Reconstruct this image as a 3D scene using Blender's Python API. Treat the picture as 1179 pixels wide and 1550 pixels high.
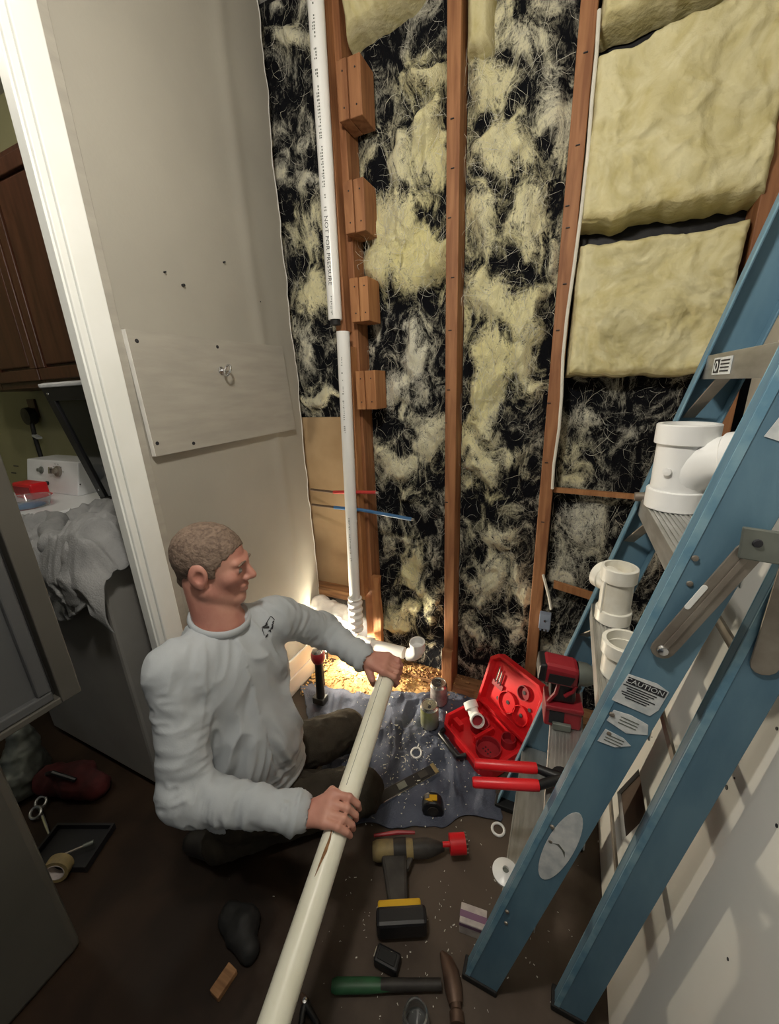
import bpy, bmesh, math, random
import numpy as np
from mathutils import Vector, Matrix
random.seed(7)
rng = np.random.default_rng(11)
SC = bpy.context.scene
COL = SC.collection
for o in list(bpy.data.objects): bpy.data.objects.remove(o)

# ------------------------------------------------------------------ camera
HC = 1.52                      # camera height above the floor
FPX = 585.0                    # focal length in pixels of the 1179 x 1550 frame
CX, CY = 589.5, 775.0
_d = np.array([664 - CX, 2620 - CY, FPX]); _down = _d / np.linalg.norm(_d); _up = -_down
_u = 870 - CX; _v = -(_up[0] * _u + _up[2] * FPX) / _up[1]
_fw = np.array([_u, _v, FPX]); _fw /= np.linalg.norm(_fw)
RR = np.array([np.cross(_fw, _up), _fw, _up])          # rows: world x, y, z in camera axes
cam = bpy.data.cameras.new('camera'); camo = bpy.data.objects.new('camera', cam); COL.objects.link(camo)
cam.sensor_fit = 'HORIZONTAL'; cam.sensor_width = 36.0; cam.lens = 36.0 * FPX / 1179.0
cam.clip_start = 0.02
m = Matrix.Identity(4)
for i in range(3):
    m[i][0] = RR[i][0]; m[i][1] = -RR[i][1]; m[i][2] = -RR[i][2]
m[2][3] = HC
camo.matrix_world = m
SC.camera = camo

# ------------------------------------------------------------------ world, exposure, lamps
LAMP_POS = (-0.34, 0.24, 2.32); LAMP_E = 245.0
LAUNDRY_LAMP = (-2.05, 0.25, 2.85); LAUNDRY_E = 75.0
WORK_E = 1500.0
wd = bpy.data.worlds.new('world'); SC.world = wd; wd.use_nodes = True
wd.node_tree.nodes['Background'].inputs[0].default_value = (0.9, 0.95, 1.0, 1)
wd.node_tree.nodes['Background'].inputs[1].default_value = 0.085
SC.view_settings.view_transform = 'Standard'; SC.view_settings.look = 'None'
SC.view_settings.gamma = 1.0; SC.view_settings.use_curve_mapping = False
SC.view_settings.exposure = 0.0

# ------------------------------------------------------------------ pixel helpers
def ray(u, v): return RR @ np.array([u - CX, v - CY, FPX])
def B(u, v, y):
    r = ray(u, v); t = y / r[1]; return np.array([r[0] * t, y, HC + r[2] * t])
def F(u, v, z=0.0):
    r = ray(u, v); t = (z - HC) / r[2]; return np.array([r[0] * t, r[1] * t, z])
def S(u, v, x):
    r = ray(u, v); t = x / r[0]; return np.array([x, r[1] * t, HC + r[2] * t])
def proj(P):
    P = np.asarray(P, float); d = (P - np.array([0, 0, HC])) @ RR
    return np.stack([CX + FPX * d[..., 0] / d[..., 2], CY + FPX * d[..., 1] / d[..., 2]], -1)

# ------------------------------------------------------------------ numpy noise
def _h(ix, iy, iz, s):
    n = (ix * 374761393 + iy * 668265263 + iz * 2147483647 + s * 1274126177) & 0xffffffff
    n = ((n ^ (n >> 13)) * 1274126177) & 0xffffffff
    return ((n ^ (n >> 16)) & 0xffff) / 65535.0
def vnoise(p, seed=0):
    p = np.asarray(p, float); i = np.floor(p).astype(np.int64); f = p - i; f = f * f * (3 - 2 * f)
    x, y, z = i[..., 0], i[..., 1], i[..., 2]; r = 0
    for a in (0, 1):
        for b in (0, 1):
            for c in (0, 1):
                w = (f[..., 0] if a else 1 - f[..., 0]) * (f[..., 1] if b else 1 - f[..., 1]) * (f[..., 2] if c else 1 - f[..., 2])
                r = r + w * _h(x + a, y + b, z + c, seed)
    return r
def fbm(p, oct=4, seed=0):
    p = np.asarray(p, float); a = .5; r = 0; s = 0
    for k in range(oct):
        r = r + a * vnoise(p * 2 ** k, seed + k); s += a; a *= .5
    return r / s
def ridged(p, oct=3, seed=0):
    p = np.asarray(p, float); a = .5; r = 0; s = 0
    for k in range(oct):
        r = r + a * (1 - np.abs(2 * vnoise(p * 2 ** k, seed + k) - 1)); s += a; a *= .5
    return r / s

# ------------------------------------------------------------------ materials
MATS = {}
def pm(name, base, rough=.6, metal=0., col2=None, scale=8., stretch=(1, 1, 1), bump=0., bscale=60., dist=0., lo=.35, hi=.65, spec=.5, trans=0., ior=1.45, emit=0., detail=5., alpha=1.):
    if name in MATS: return MATS[name]
    mt = bpy.data.materials.new(name); mt.use_nodes = True; nt = mt.node_tree; N = nt.nodes; L = nt.links
    b = N['Principled BSDF']; b.inputs['Roughness'].default_value = rough; b.inputs['Metallic'].default_value = metal
    b.inputs['Specular IOR Level'].default_value = spec; b.inputs['IOR'].default_value = ior
    b.inputs['Transmission Weight'].default_value = trans; b.inputs['Alpha'].default_value = alpha
    tc = N.new('ShaderNodeTexCoord'); mp = N.new('ShaderNodeMapping'); mp.inputs['Scale'].default_value = stretch
    L.new(tc.outputs['Object'], mp.inputs['Vector'])
    nz = N.new('ShaderNodeTexNoise'); nz.inputs['Scale'].default_value = scale; nz.inputs['Detail'].default_value = detail
    nz.inputs['Distortion'].default_value = dist
    L.new(mp.outputs[0], nz.inputs['Vector'])
    cr = N.new('ShaderNodeValToRGB'); c2 = col2 or tuple(c * .82 for c in base)
    cr.color_ramp.elements[0].position = lo; cr.color_ramp.elements[0].color = (*c2, 1)
    cr.color_ramp.elements[1].position = hi; cr.color_ramp.elements[1].color = (*base, 1)
    L.new(nz.outputs['Fac'], cr.inputs['Fac']); L.new(cr.outputs['Color'], b.inputs['Base Color'])
    if emit: 
        b.inputs['Emission Color'].default_value = (*base, 1); b.inputs['Emission Strength'].default_value = emit
    if bump:
        n2 = N.new('ShaderNodeTexNoise'); n2.inputs['Scale'].default_value = bscale; n2.inputs['Detail'].default_value = 4
        L.new(mp.outputs[0], n2.inputs['Vector'])
        bp = N.new('ShaderNodeBump'); bp.inputs['Strength'].default_value = bump; bp.inputs['Distance'].default_value = .004
        L.new(n2.outputs['Fac'], bp.inputs['Height']); L.new(bp.outputs['Normal'], b.inputs['Normal'])
    MATS[name] = mt; return mt

def emission(name, col, strength):
    mt = bpy.data.materials.new(name); mt.use_nodes = True; b = mt.node_tree.nodes['Principled BSDF']
    b.inputs['Base Color'].default_value = (*col, 1); b.inputs['Emission Color'].default_value = (*col, 1)
    b.inputs['Emission Strength'].default_value = strength; MATS[name] = mt; return mt

M_wall = pm('wall_paint', (.37, .352, .305), .7, col2=(.325, .31, .27), scale=2.2, bump=.08, bscale=90)
M_board = pm('board_paint', (.385, .365, .32), .6, col2=(.33, .313, .275), scale=5, stretch=(1, 1, 6), bump=.1, bscale=40)
M_trimw = pm('trim_white', (.86, .88, .86), .42, col2=(.80, .82, .79), scale=5, bump=.04)
M_edgew = pm('raw_white_edge', (.9, .89, .85), .8, scale=20)
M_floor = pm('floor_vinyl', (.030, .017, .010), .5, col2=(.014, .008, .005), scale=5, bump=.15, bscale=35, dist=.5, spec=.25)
def _dusty_light_pool():                       # dusty, paler pool round the work place; paints in the light fading outwards
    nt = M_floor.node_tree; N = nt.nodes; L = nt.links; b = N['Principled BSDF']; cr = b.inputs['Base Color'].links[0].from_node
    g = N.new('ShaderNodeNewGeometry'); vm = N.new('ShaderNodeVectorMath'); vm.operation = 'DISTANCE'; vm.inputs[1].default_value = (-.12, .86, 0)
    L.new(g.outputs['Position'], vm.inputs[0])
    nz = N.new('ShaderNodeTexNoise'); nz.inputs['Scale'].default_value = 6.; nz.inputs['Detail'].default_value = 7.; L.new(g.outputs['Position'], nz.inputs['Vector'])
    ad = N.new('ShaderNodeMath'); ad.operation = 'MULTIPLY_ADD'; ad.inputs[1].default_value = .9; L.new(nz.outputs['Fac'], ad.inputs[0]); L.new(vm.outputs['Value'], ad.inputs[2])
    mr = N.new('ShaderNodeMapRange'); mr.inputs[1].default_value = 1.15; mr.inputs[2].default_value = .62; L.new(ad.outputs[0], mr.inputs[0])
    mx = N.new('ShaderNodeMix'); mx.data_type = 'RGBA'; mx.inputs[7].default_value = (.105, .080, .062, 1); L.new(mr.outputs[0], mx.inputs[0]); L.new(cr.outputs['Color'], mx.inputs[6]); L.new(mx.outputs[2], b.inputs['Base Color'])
_dusty_light_pool()
M_ceil = pm('ceiling_paint', (.6, .6, .57), .9)
M_stud = pm('stud_wood', (.36, .165, .072), .65, col2=(.22, .088, .036), scale=5, stretch=(9, 9, .9), bump=.15, bscale=20, dist=.6)
M_stud2 = pm('stud_wood_light', (.46, .22, .09), .65, col2=(.32, .135, .052), scale=5, stretch=(9, 9, .9), bump=.12, bscale=20, dist=.6)
M_plate = pm('plate_wood', (.34, .18, .08), .75, col2=(.16, .075, .03), scale=6, stretch=(1, 9, 9), bump=.2, bscale=30)
M_tan = pm('tan_board', (.46, .33, .19), .8, col2=(.33, .22, .115), scale=4, bump=.1)
M_black = pm('black_felt', (.012, .013, .016), .55, col2=(.004, .004, .005), scale=14, bump=.4, bscale=40)
M_pvc = pm('white_pvc', (.86, .865, .86), .28, col2=(.82, .825, .81), scale=6)
M_pvcold = pm('scuffed_pvc', (.84, .82, .74), .4, col2=(.70, .66, .55), scale=14, lo=.25, hi=.5)
M_pvcy = pm('cream_pvc', (.84, .83, .70), .35, col2=(.72, .70, .54), scale=9, lo=.2, hi=.5)
M_ink = pm('black_ink', (.02, .02, .025), .6)
M_blackp = pm('black_plastic', (.014, .014, .016), .42, bump=.05)
M_rubber = pm('black_rubber', (.012, .012, .012), .7)
M_chrome = pm('chrome', (.75, .76, .78), .18, 1.)
M_alu = pm('aluminium', (.60, .60, .585), .42, .85, col2=(.42, .42, .40), scale=10, stretch=(4, 1, 4))
M_alud = pm('dull_aluminium', (.33, .30, .255), .5, .6, col2=(.22, .19, .16), scale=16)
M_alug = pm('grey_green_metal', (.21, .23, .205), .5, .5, col2=(.13, .14, .125), scale=14)
M_blue = pm('blue_fibreglass', (.125, .23, .305), .45, col2=(.075, .16, .235), scale=7, stretch=(2, 2, .6), bump=.1, bscale=60, lo=.3, hi=.62)
M_bluee = pm('worn_blue_edge', (.24, .40, .48), .5, col2=(.12, .26, .37), scale=22)
M_sticker = pm('sticker_white', (.72, .74, .74), .5, col2=(.50, .54, .56), scale=40)
M_red = pm('red_plastic', (.72, .018, .025), .35, col2=(.58, .012, .018), scale=8)
M_reddk = pm('dark_red_plastic', (.34, .022, .032), .45, col2=(.24, .012, .02), scale=10)
M_yel = pm('tool_yellow', (.70, .42, .02), .4, col2=(.55, .30, .012), scale=8)
M_dust = pm('dusty_yellow', (.32, .245, .10), .6, col2=(.17, .13, .07), scale=16)
M_dirtblk = pm('dusty_black', (.05, .045, .04), .6, col2=(.018, .016, .015), scale=14)
M_green = pm('green_grip', (.03, .12, .05), .5, col2=(.015, .06, .025), scale=12)
M_steel = pm('rusty_steel', (.16, .10, .07), .5, .5, col2=(.09, .055, .04), scale=18)
M_towel = pm('blue_towel', (.125, .14, .19), .95, col2=(.075, .085, .12), scale=9, bump=.9, bscale=260, spec=.1)
M_grey = pm('grey_fleece', (.30, .305, .31), .95, col2=(.23, .235, .24), scale=12, bump=.6, bscale=180, spec=.1)
M_shirt = pm('grey_shirt', (.455, .485, .515), .9, col2=(.40, .43, .46), scale=6, bump=.08, bscale=260, spec=.15)
M_pants = pm('dark_trousers', (.055, .047, .036), .9, col2=(.03, .026, .021), scale=9, bump=.4, bscale=200, spec=.1)
M_skin = pm('skin', (.56, .285, .215), .5, col2=(.47, .20, .155), scale=13, bump=.1, bscale=150)
M_hair = pm('cropped_hair', (.23, .165, .125), .8, col2=(.12, .082, .062), scale=44, bump=.9, bscale=170, dist=1.6, lo=.34, hi=.6)
M_eye = pm('eye', (.25, .22, .2), .2)
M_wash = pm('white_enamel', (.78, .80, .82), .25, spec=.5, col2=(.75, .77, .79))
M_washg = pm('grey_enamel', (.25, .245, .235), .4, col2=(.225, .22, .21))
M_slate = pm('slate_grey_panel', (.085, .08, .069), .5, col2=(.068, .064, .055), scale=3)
M_slate2 = pm('pale_grey_panel', (.085, .088, .09), .3, col2=(.07, .072, .075), scale=3)
M_brown = pm('brown_cabinet', (.08, .030, .015), .4, col2=(.045, .016, .008), scale=5, stretch=(7, 7, .8))
M_olive = pm('olive_wall', (.40, .385, .215), .8, col2=(.36, .345, .19), scale=3)
M_glassd = pm('smoked_glass', (.02, .022, .022), .08, spec=.6)
M_redpex = pm('red_pex', (.52, .05, .045), .35)
M_bluepex = pm('blue_pex', (.06, .17, .36), .35)
M_copper = pm('dull_copper', (.17, .12, .085), .5, .4)
M_wrap = pm('white_wrap', (.88, .87, .84), .6, bump=.5, bscale=30)
M_cable = pm('white_cable', (.72, .70, .62), .5)
M_box = pm('grey_blue_box', (.27, .32, .42), .5)
M_chip = pm('wood_chips', (.62, .40, .16), .8, col2=(.42, .24, .09), scale=60)
M_crumb = pm('white_crumbs', (.7, .68, .6), .9)
M_panel = pm('white_panel', (.66, .655, .62), .5, col2=(.60, .595, .565), scale=2.5, bump=.04)
M_hole = pm('brown_backing', (.055, .032, .018), .7)
M_card = pm('printed_card', (.60, .55, .50), .7, col2=(.42, .37, .36), scale=30)
M_purple = pm('purple_print', (.22, .12, .20), .7)
M_clear = pm('clear_plastic', (.85, .88, .9), .08, trans=.9, spec=.5, ior=1.3)
M_can = pm('can_aluminium', (.62, .62, .60), .25, .9)
M_canp = pm('can_print', (.40, .38, .38), .35, .3, col2=(.20, .16, .17), scale=25)
M_cang = pm('can_print_green', (.50, .50, .47), .35, .4, col2=(.36, .38, .16), scale=12)
M_batt = pm('yellow_batt', (.65, .60, .375), .95, col2=(.50, .44, .215), scale=9, bump=1., bscale=60, dist=1.6, spec=.05, lo=.3, hi=.62, detail=9)
M_fib = pm('fibre_strand', (.72, .69, .55), .9, col2=(.55, .55, .50), scale=9, spec=.05)
M_maroon = pm('maroon_fabric', (.075, .009, .009), .85, col2=(.04, .006, .006), scale=14)

# ------------------------------------------------------------------ mesh builder
ORG = {}
def tag(o, label=None, cat=None, group=None, kind=None):
    if label: o['label'] = label
    if cat: o['category'] = cat
    if group: o['group'] = group
    if kind: o['kind'] = kind
    return o
def thing(name, loc, label, cat, group=None):
    o = bpy.data.objects.new(name, None); COL.objects.link(o); o.empty_display_size = .05
    o.location = loc; ORG[o] = np.array(loc, float); return tag(o, label, cat, group)
def mesh_obj(name, V, Fc, mat, parent=None, smooth=False, mods=()):
    V = np.asarray(V, float)
    if parent is not None: org = ORG[parent]
    else: org = np.array([(V[:, 0].min() + V[:, 0].max()) / 2, (V[:, 1].min() + V[:, 1].max()) / 2, V[:, 2].min()])
    me = bpy.data.meshes.new(name)
    Vl = V - org
    me.from_pydata(Vl.tolist(), [], Fc if isinstance(Fc, list) else Fc.tolist())
    me.update()
    o = bpy.data.objects.new(name, me); COL.objects.link(o); me.materials.append(mat)
    if smooth: me.polygons.foreach_set('use_smooth', [True] * len(me.polygons))
    if parent is not None: o.parent = parent
    else: o.location = org
    ORG[o] = org
    return o
class MB:
    def __init__(s, T=None): s.V = []; s.F = []; s.T = T
    def add(s, V, Fc):
        n = len(s.V)
        for v in V:
            v = Vector(v)
            if s.T is not None: v = s.T @ v
            s.V.append(tuple(v))
        s.F += [tuple(i + n for i in f) for f in Fc]; return s
    def box(s, lo, hi):
        x0, y0, z0 = lo; x1, y1, z1 = hi
        return s.hexa([(x0, y0, z0), (x1, y0, z0), (x1, y1, z0), (x0, y1, z0)], [(x0, y0, z1), (x1, y0, z1), (x1, y1, z1), (x0, y1, z1)])
    def cbox(s, c, sz, rot=None):
        h = [k / 2 for k in sz]; P = []
        for z in (-1, 1):
            for x, y in ((-1, -1), (1, -1), (1, 1), (-1, 1)):
                v = Vector((x * h[0], y * h[1], z * h[2]))
                if rot is not None: v = rot @ v
                P.append(tuple(v + Vector(c)))
        return s.hexa(P[:4], P[4:])
    def hexa(s, a, b):
        return s.add(list(a) + list(b), [(3, 2, 1, 0), (4, 5, 6, 7), (0, 1, 5, 4), (1, 2, 6, 5), (2, 3, 7, 6), (3, 0, 4, 7)])
    def prism(s, poly, d):            # poly: 3D points in a plane, extruded by vector d
        n = len(poly); P = [Vector(p) for p in poly]; Q = [p + Vector(d) for p in P]
        return s.add(P + Q, [tuple(range(n))[::-1], tuple(range(n, 2 * n))] + [(i, (i + 1) % n, n + (i + 1) % n, n + i) for i in range(n)])
    def tube(s, pts, r, seg=12, cap=True, flat=None):
        P = [Vector(p) for p in pts]; n = len(P); R = r if hasattr(r, '__len__') else [r] * n
        V = []; Fc = []; ref = None
        for i in range(n):
            t = (P[min(i + 1, n - 1)] - P[max(i - 1, 0)]).normalized()
            if ref is None: ref = Vector((0, 0, 1)) if abs(t.z) < .9 else Vector((1, 0, 0))
            a = (ref - t * ref.dot(t)).normalized(); b = t.cross(a); ref = a
            for k in range(seg):
                an = 2 * math.pi * k / seg
                V.append(P[i] + (a * math.cos(an) * (flat or 1) + b * math.sin(an)) * R[i])
        for i in range(n - 1):
            for k in range(seg):
                k2 = (k + 1) % seg; Fc.append((i * seg + k, i * seg + k2, (i + 1) * seg + k2, (i + 1) * seg + k))
        if cap: Fc += [tuple(range(seg))[::-1], tuple(range((n - 1) * seg, n * seg))]
        return s.add(V, Fc)
    def lathe(s, prof, c=(0, 0, 0), axis=(0, 0, 1), seg=24, closed=False):   # prof: (r, h)
        ax = Vector(axis).normalized(); ref = Vector((1, 0, 0)) if abs(ax.x) < .9 else Vector((0, 1, 0))
        a = (ref - ax * ref.dot(ax)).normalized(); b = ax.cross(a); C = Vector(c); V = []; Fc = []; n = len(prof)
        for r, h in prof:
            for k in range(seg):
                an = 2 * math.pi * k / seg; V.append(C + ax * h + (a * math.cos(an) + b * math.sin(an)) * max(r, 1e-5))
        for i in range(n if closed else n - 1):
            j = (i + 1) % n
            for k in range(seg):
                k2 = (k + 1) % seg; Fc.append((i * seg + k, i * seg + k2, j * seg + k2, j * seg + k))
        return s.add(V, Fc)
    def build(s, name, mat, parent=None, smooth=False, bevel=0., sub=0, angle=None):
        o = mesh_obj(name, s.V, s.F, mat, parent, smooth)
        if bevel:
            b = o.modifiers.new('bevel', 'BEVEL'); b.width = bevel; b.segments = 2; b.limit_method = 'ANGLE'
        if smooth:
            try: o.data.set_sharp_from_angle(angle=math.radians(38))
            except Exception: pass
        return o
def frame(o, e1, e2, e3=None):
    e1 = Vector(e1).normalized(); e2 = Vector(e2); e2 = (e2 - e1 * e1.dot(e2)).normalized(); e3 = e1.cross(e2)
    m = Matrix.Identity(4)
    for i in range(3): m[i][0] = e1[i]; m[i][1] = e2[i]; m[i][2] = e3[i]; m[i][3] = o[i]
    return m
def text_mesh(txt, size):
    c = bpy.data.curves.new('lettering', 'FONT'); c.body = txt; c.size = size; c.align_x = 'CENTER'; c.align_y = 'CENTER'; c.resolution_u = 3
    o = bpy.data.objects.new('lettering', c); COL.objects.link(o)
    dg = bpy.context.evaluated_depsgraph_get(); me = bpy.data.meshes.new_from_object(o.evaluated_get(dg))
    V = [tuple(v.co) for v in me.vertices]; Fc = [tuple(p.vertices) for p in me.polygons]
    bpy.data.objects.remove(o); bpy.data.curves.remove(c); bpy.data.meshes.remove(me)
    return V, Fc
def text_on(T, txt, size, name, mat, parent, off=.0006):
    V, Fc = text_mesh(txt, size)
    b = MB(T); b.add([(v[0], v[1], off) for v in V], Fc); return b.build(name, mat, parent)

# ------------------------------------------------------------------ implicit surfaces (smooth unions -> one continuous skin)
class Field:
    def __init__(s, lo, hi, h):
        s.lo = np.array(lo, float); s.h = h; s.n = np.ceil((np.array(hi) - s.lo) / h).astype(int) + 1
        s.D = np.full(s.n, .2, np.float32)
    def _sub(s, lo, hi):
        a = np.clip(np.floor((np.array(lo) - s.lo) / s.h).astype(int), 0, s.n); b = np.clip(np.ceil((np.array(hi) - s.lo) / s.h).astype(int) + 1, 0, s.n)
        sl = tuple(slice(a[i], b[i]) for i in range(3))
        g = np.meshgrid(*[s.lo[i] + s.h * np.arange(a[i], b[i]) for i in range(3)], indexing='ij')
        return sl, np.stack(g, -1).astype(np.float32)
    def _mix(s, sl, d, k, op):
        D = s.D[sl]
        if op == 'add':
            if k > 0:
                hh = np.clip(.5 + .5 * (D - d) / k, 0, 1); s.D[sl] = D * (1 - hh) + d * hh - k * hh * (1 - hh)
            else: s.D[sl] = np.minimum(D, d)
        else:
            if k > 0:
                hh = np.clip(.5 - .5 * (D + d) / k, 0, 1); s.D[sl] = D * (1 - hh) - d * hh + k * hh * (1 - hh)
            else: s.D[sl] = np.maximum(D, -d)
    def cone(s, a, b, ra, rb, k=.02, op='add'):
        a = np.array(a, float); b = np.array(b, float); m_ = max(ra, rb) + k + .02
        sl, P = s._sub(np.minimum(a, b) - m_, np.maximum(a, b) + m_)
        if P.size == 0: return
        ab = b - a; t = np.clip(((P - a) @ ab) / max(ab @ ab, 1e-9), 0, 1)
        d = np.linalg.norm(P - (a + t[..., None] * ab), axis=-1) - (ra + (rb - ra) * t)
        s._mix(sl, d, k, op)
    def ball(s, c, r, k=.02, op='add'): s.cone(c, c, r, r, k, op)
    def ell(s, c, rad, ax=None, k=.02, op='add'):
        c = np.array(c, float); m_ = max(rad) + k + .02
        sl, P = s._sub(c - m_, c + m_)
        if P.size == 0: return
        q = P - c
        if ax is not None: q = q @ np.array(ax, float).T
        rd = np.array(rad); k0 = np.linalg.norm(q / rd, axis=-1); k1 = np.linalg.norm(q / rd ** 2, axis=-1)
        d = k0 * (k0 - 1) / np.maximum(k1, 1e-6)
        s._mix(sl, d, k, op)
    def plane_cut(s, p, n, k=0.):     # removes the side n points to
        sl, P = s._sub(s.lo, s.lo + s.h * s.n)
        n = np.array(n, float) / np.linalg.norm(n); d = -((P - np.array(p)) @ n)
        s._mix(sl, d, k, 'sub')
    def mesh(s):
        D = s.D; n = D.shape; sg = D < 0
        c = [(i, j, k) for i in (0, 1) for j in (0, 1) for k in (0, 1)]
        sh = [sg[i:n[0] - 1 + i, j:n[1] - 1 + j, k:n[2] - 1 + k] for i, j, k in c]
        cnt = sum(x.astype(np.int8) for x in sh); act = (cnt > 0) & (cnt < 8)
        I = np.argwhere(act); idx = np.full(act.shape, -1, np.int64); idx[act] = np.arange(len(I))
        vals = np.stack([D[I[:, 0] + i, I[:, 1] + j, I[:, 2] + k] for i, j, k in c], 1)
        acc = np.zeros((len(I), 3)); num = np.zeros(len(I))
        for a in range(8):
            for b in range(a + 1, 8):
                if sum(abs(c[a][q] - c[b][q]) for q in range(3)) != 1: continue
                va, vb = vals[:, a], vals[:, b]; mk = (va < 0) != (vb < 0)
                t = np.where(mk, va / np.where(mk, va - vb, 1), 0)
                p = np.array(c[a]) + t[:, None] * (np.array(c[b]) - np.array(c[a]))
                acc += p * mk[:, None]; num += mk
        V = s.lo + s.h * (I + acc / num[:, None]); Fq = []
        for ax in range(3):
            o1, o2 = [(1, 2), (2, 0), (0, 1)][ax]
            a0 = [slice(1, n[q] - 1) for q in range(3)]; a0[ax] = slice(0, n[ax] - 1)
            a1 = list(a0); a1[ax] = slice(1, n[ax])
            s0 = sg[tuple(a0)]; s1 = sg[tuple(a1)]; E = np.argwhere(s0 != s1)
            flip = s0[tuple(E.T)]
            base = E.copy(); 
            for q in range(3):
                if q != ax: base[:, q] += 1
            def ci(d1, d2):
                e = base.copy(); e[:, o1] -= d1; e[:, o2] -= d2; return idx[e[:, 0], e[:, 1], e[:, 2]]
            q4 = np.stack([ci(1, 1), ci(0, 1), ci(0, 0), ci(1, 0)], 1)
            q4[~flip] = q4[~flip][:, ::-1]; Fq.append(q4)
        return V, np.concatenate(Fq)
def vnormals(V, Fq):
    a, b, c, d = (V[Fq[:, i]] for i in range(4)); n = np.cross(c - a, d - b); N = np.zeros_like(V)
    for i in range(4): np.add.at(N, Fq[:, i], n)
    return N / np.maximum(np.linalg.norm(N, axis=1, keepdims=True), 1e-12)
def grid_faces(nu, nv, off=0):
    i, j = np.meshgrid(np.arange(nu - 1), np.arange(nv - 1), indexing='ij'); a = (i * nv + j).ravel() + off
    return np.stack([a, a + nv, a + nv + 1, a + 1], 1)
# ================================================================== the setting
XL, XR, YB = -1.216, .492, 1.60
def slab(name, G, d, mat, parent=None, smooth=False):      # G: nu x nv x 3 grid, d: thickness vector
    nu, nv = G.shape[:2]; A = G.reshape(-1, 3); Bk = A + np.array(d); n = len(A)
    Fc = grid_faces(nu, nv).tolist(); Fc += [[i + n for i in f[::-1]] for f in Fc]
    per = [(i, 0) for i in range(nu)] + [(nu - 1, j) for j in range(1, nv)] + [(i, nv - 1) for i in range(nu - 2, -1, -1)] + [(0, j) for j in range(nv - 2, 0, -1)]
    p = [i * nv + j for i, j in per]
    for a, b in zip(p, p[1:] + p[:1]): Fc.append([b, a, a + n, b + n])
    o = mesh_obj(name, np.concatenate([A, Bk]), Fc, mat, parent, smooth)
    bm = bmesh.new(); bm.from_mesh(o.data); bmesh.ops.recalc_face_normals(bm, faces=bm.faces); bm.to_mesh(o.data); bm.free()
    return o
def structure(o, label, cat): o['kind'] = 'structure'; return tag(o, label, cat)

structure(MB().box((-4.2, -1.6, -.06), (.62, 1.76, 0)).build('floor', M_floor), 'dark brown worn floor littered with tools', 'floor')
structure(MB().box((-4.2, -1.6, 3.0), (.62, 1.76, 3.06)).build('ceiling', M_ceil), 'plain ceiling above the wall frame', 'ceiling')

# left wall: painted drywall with a swollen tape joint and a ragged cut edge beside the open bay
ny, nz = 70, 120
yy = np.linspace(.795, YB, ny); zz = np.linspace(0, 3.0, nz)
G = np.zeros((ny, nz, 3)); G[..., 1] = yy[:, None]; G[..., 2] = zz[None]
jag = (fbm(np.stack([zz * 9, zz * 0, zz * 0], -1), 3, 3) - .5) * .03
G[-1, :, 1] += jag; G[-2, :, 1] += jag * .6
bumpx = .007 * np.exp(-((G[..., 1] - (1.40 + .02 * np.sin(G[..., 2] * 2))) / .035) ** 2) + .003 * (fbm(G * 5, 3, 5) - .5)
G[..., 0] = XL + bumpx
wl = slab('wall_left', G, (-.03, 0, 0), M_wall, None, True)
wl.data.set_sharp_from_angle(angle=math.radians(40))
structure(wl, 'greyish beige painted drywall between the white door casing and the open studs', 'wall')
ee = MB()
for i in range(len(zz) - 1):
    y0, y1 = YB + jag[i], YB + jag[i + 1]
    ee.hexa([(XL - .014, y0, zz[i]), (XL + .0015, y0, zz[i]), (XL + .0015, y0 + .004, zz[i]), (XL - .014, y0 + .004, zz[i])],
            [(XL - .014, y1, zz[i + 1]), (XL + .0015, y1, zz[i + 1]), (XL + .0015, y1 + .004, zz[i + 1]), (XL - .014, y1 + .004, zz[i + 1])])
ee.build('torn_paper_edge', M_edgew, wl)
for u, v, r in ((338, 397, .003), (276, 432, .0045), (248, 412, .0025), (392, 457, .002)):
    p = S(u, v, XL); MB().lathe([(r, -.001), (r, .0095), (r * .3, .0105), (0, .0105)], (XL, p[1], p[2]), (1, 0, 0), 8).build('nail_hole', M_ink, wl)
# door casing
tr = thing('trim_1', (XL, .72, 0), 'white door casing running up beside the beige wall', 'trim'); tr['kind'] = 'structure'
MB().box((XL, .703, 0), (XL + .019, .768, 3.0)).build('casing_board', M_trimw, tr, bevel=.003)
MB().box((XL, .682, 0), (XL + .013, .7015, 3.0)).build('inner_bead', M_trimw, tr, bevel=.003)
MB().box((XL - .03, .676, 0), (XL + .004, .682, 3.0)).build('jamb', M_trimw, tr, bevel=.001)
MB().box((XL, .769, 0), (XL + .010, .797, 3.0)).build('outer_strip', M_board, tr, bevel=.002)
MB().box((XL - .03, .682, 0), (XL, .795, 3.0)).build('wall_end', M_wall, tr)
# baseboard in two boards
bb = thing('baseboard_left', (XL, 1.2, 0), 'white boards along the foot of the beige wall beside the kneeling man', 'baseboard'); bb['kind'] = 'structure'
MB().box((XL + .001, .80, 0), (XL + .016, 1.585, .10)).build('board', M_trimw, bb, bevel=.003)
MB().box((XL + .001, .80, .104), (XL + .013, 1.585, .20)).build('board', M_trimw, bb, bevel=.003)

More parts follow.
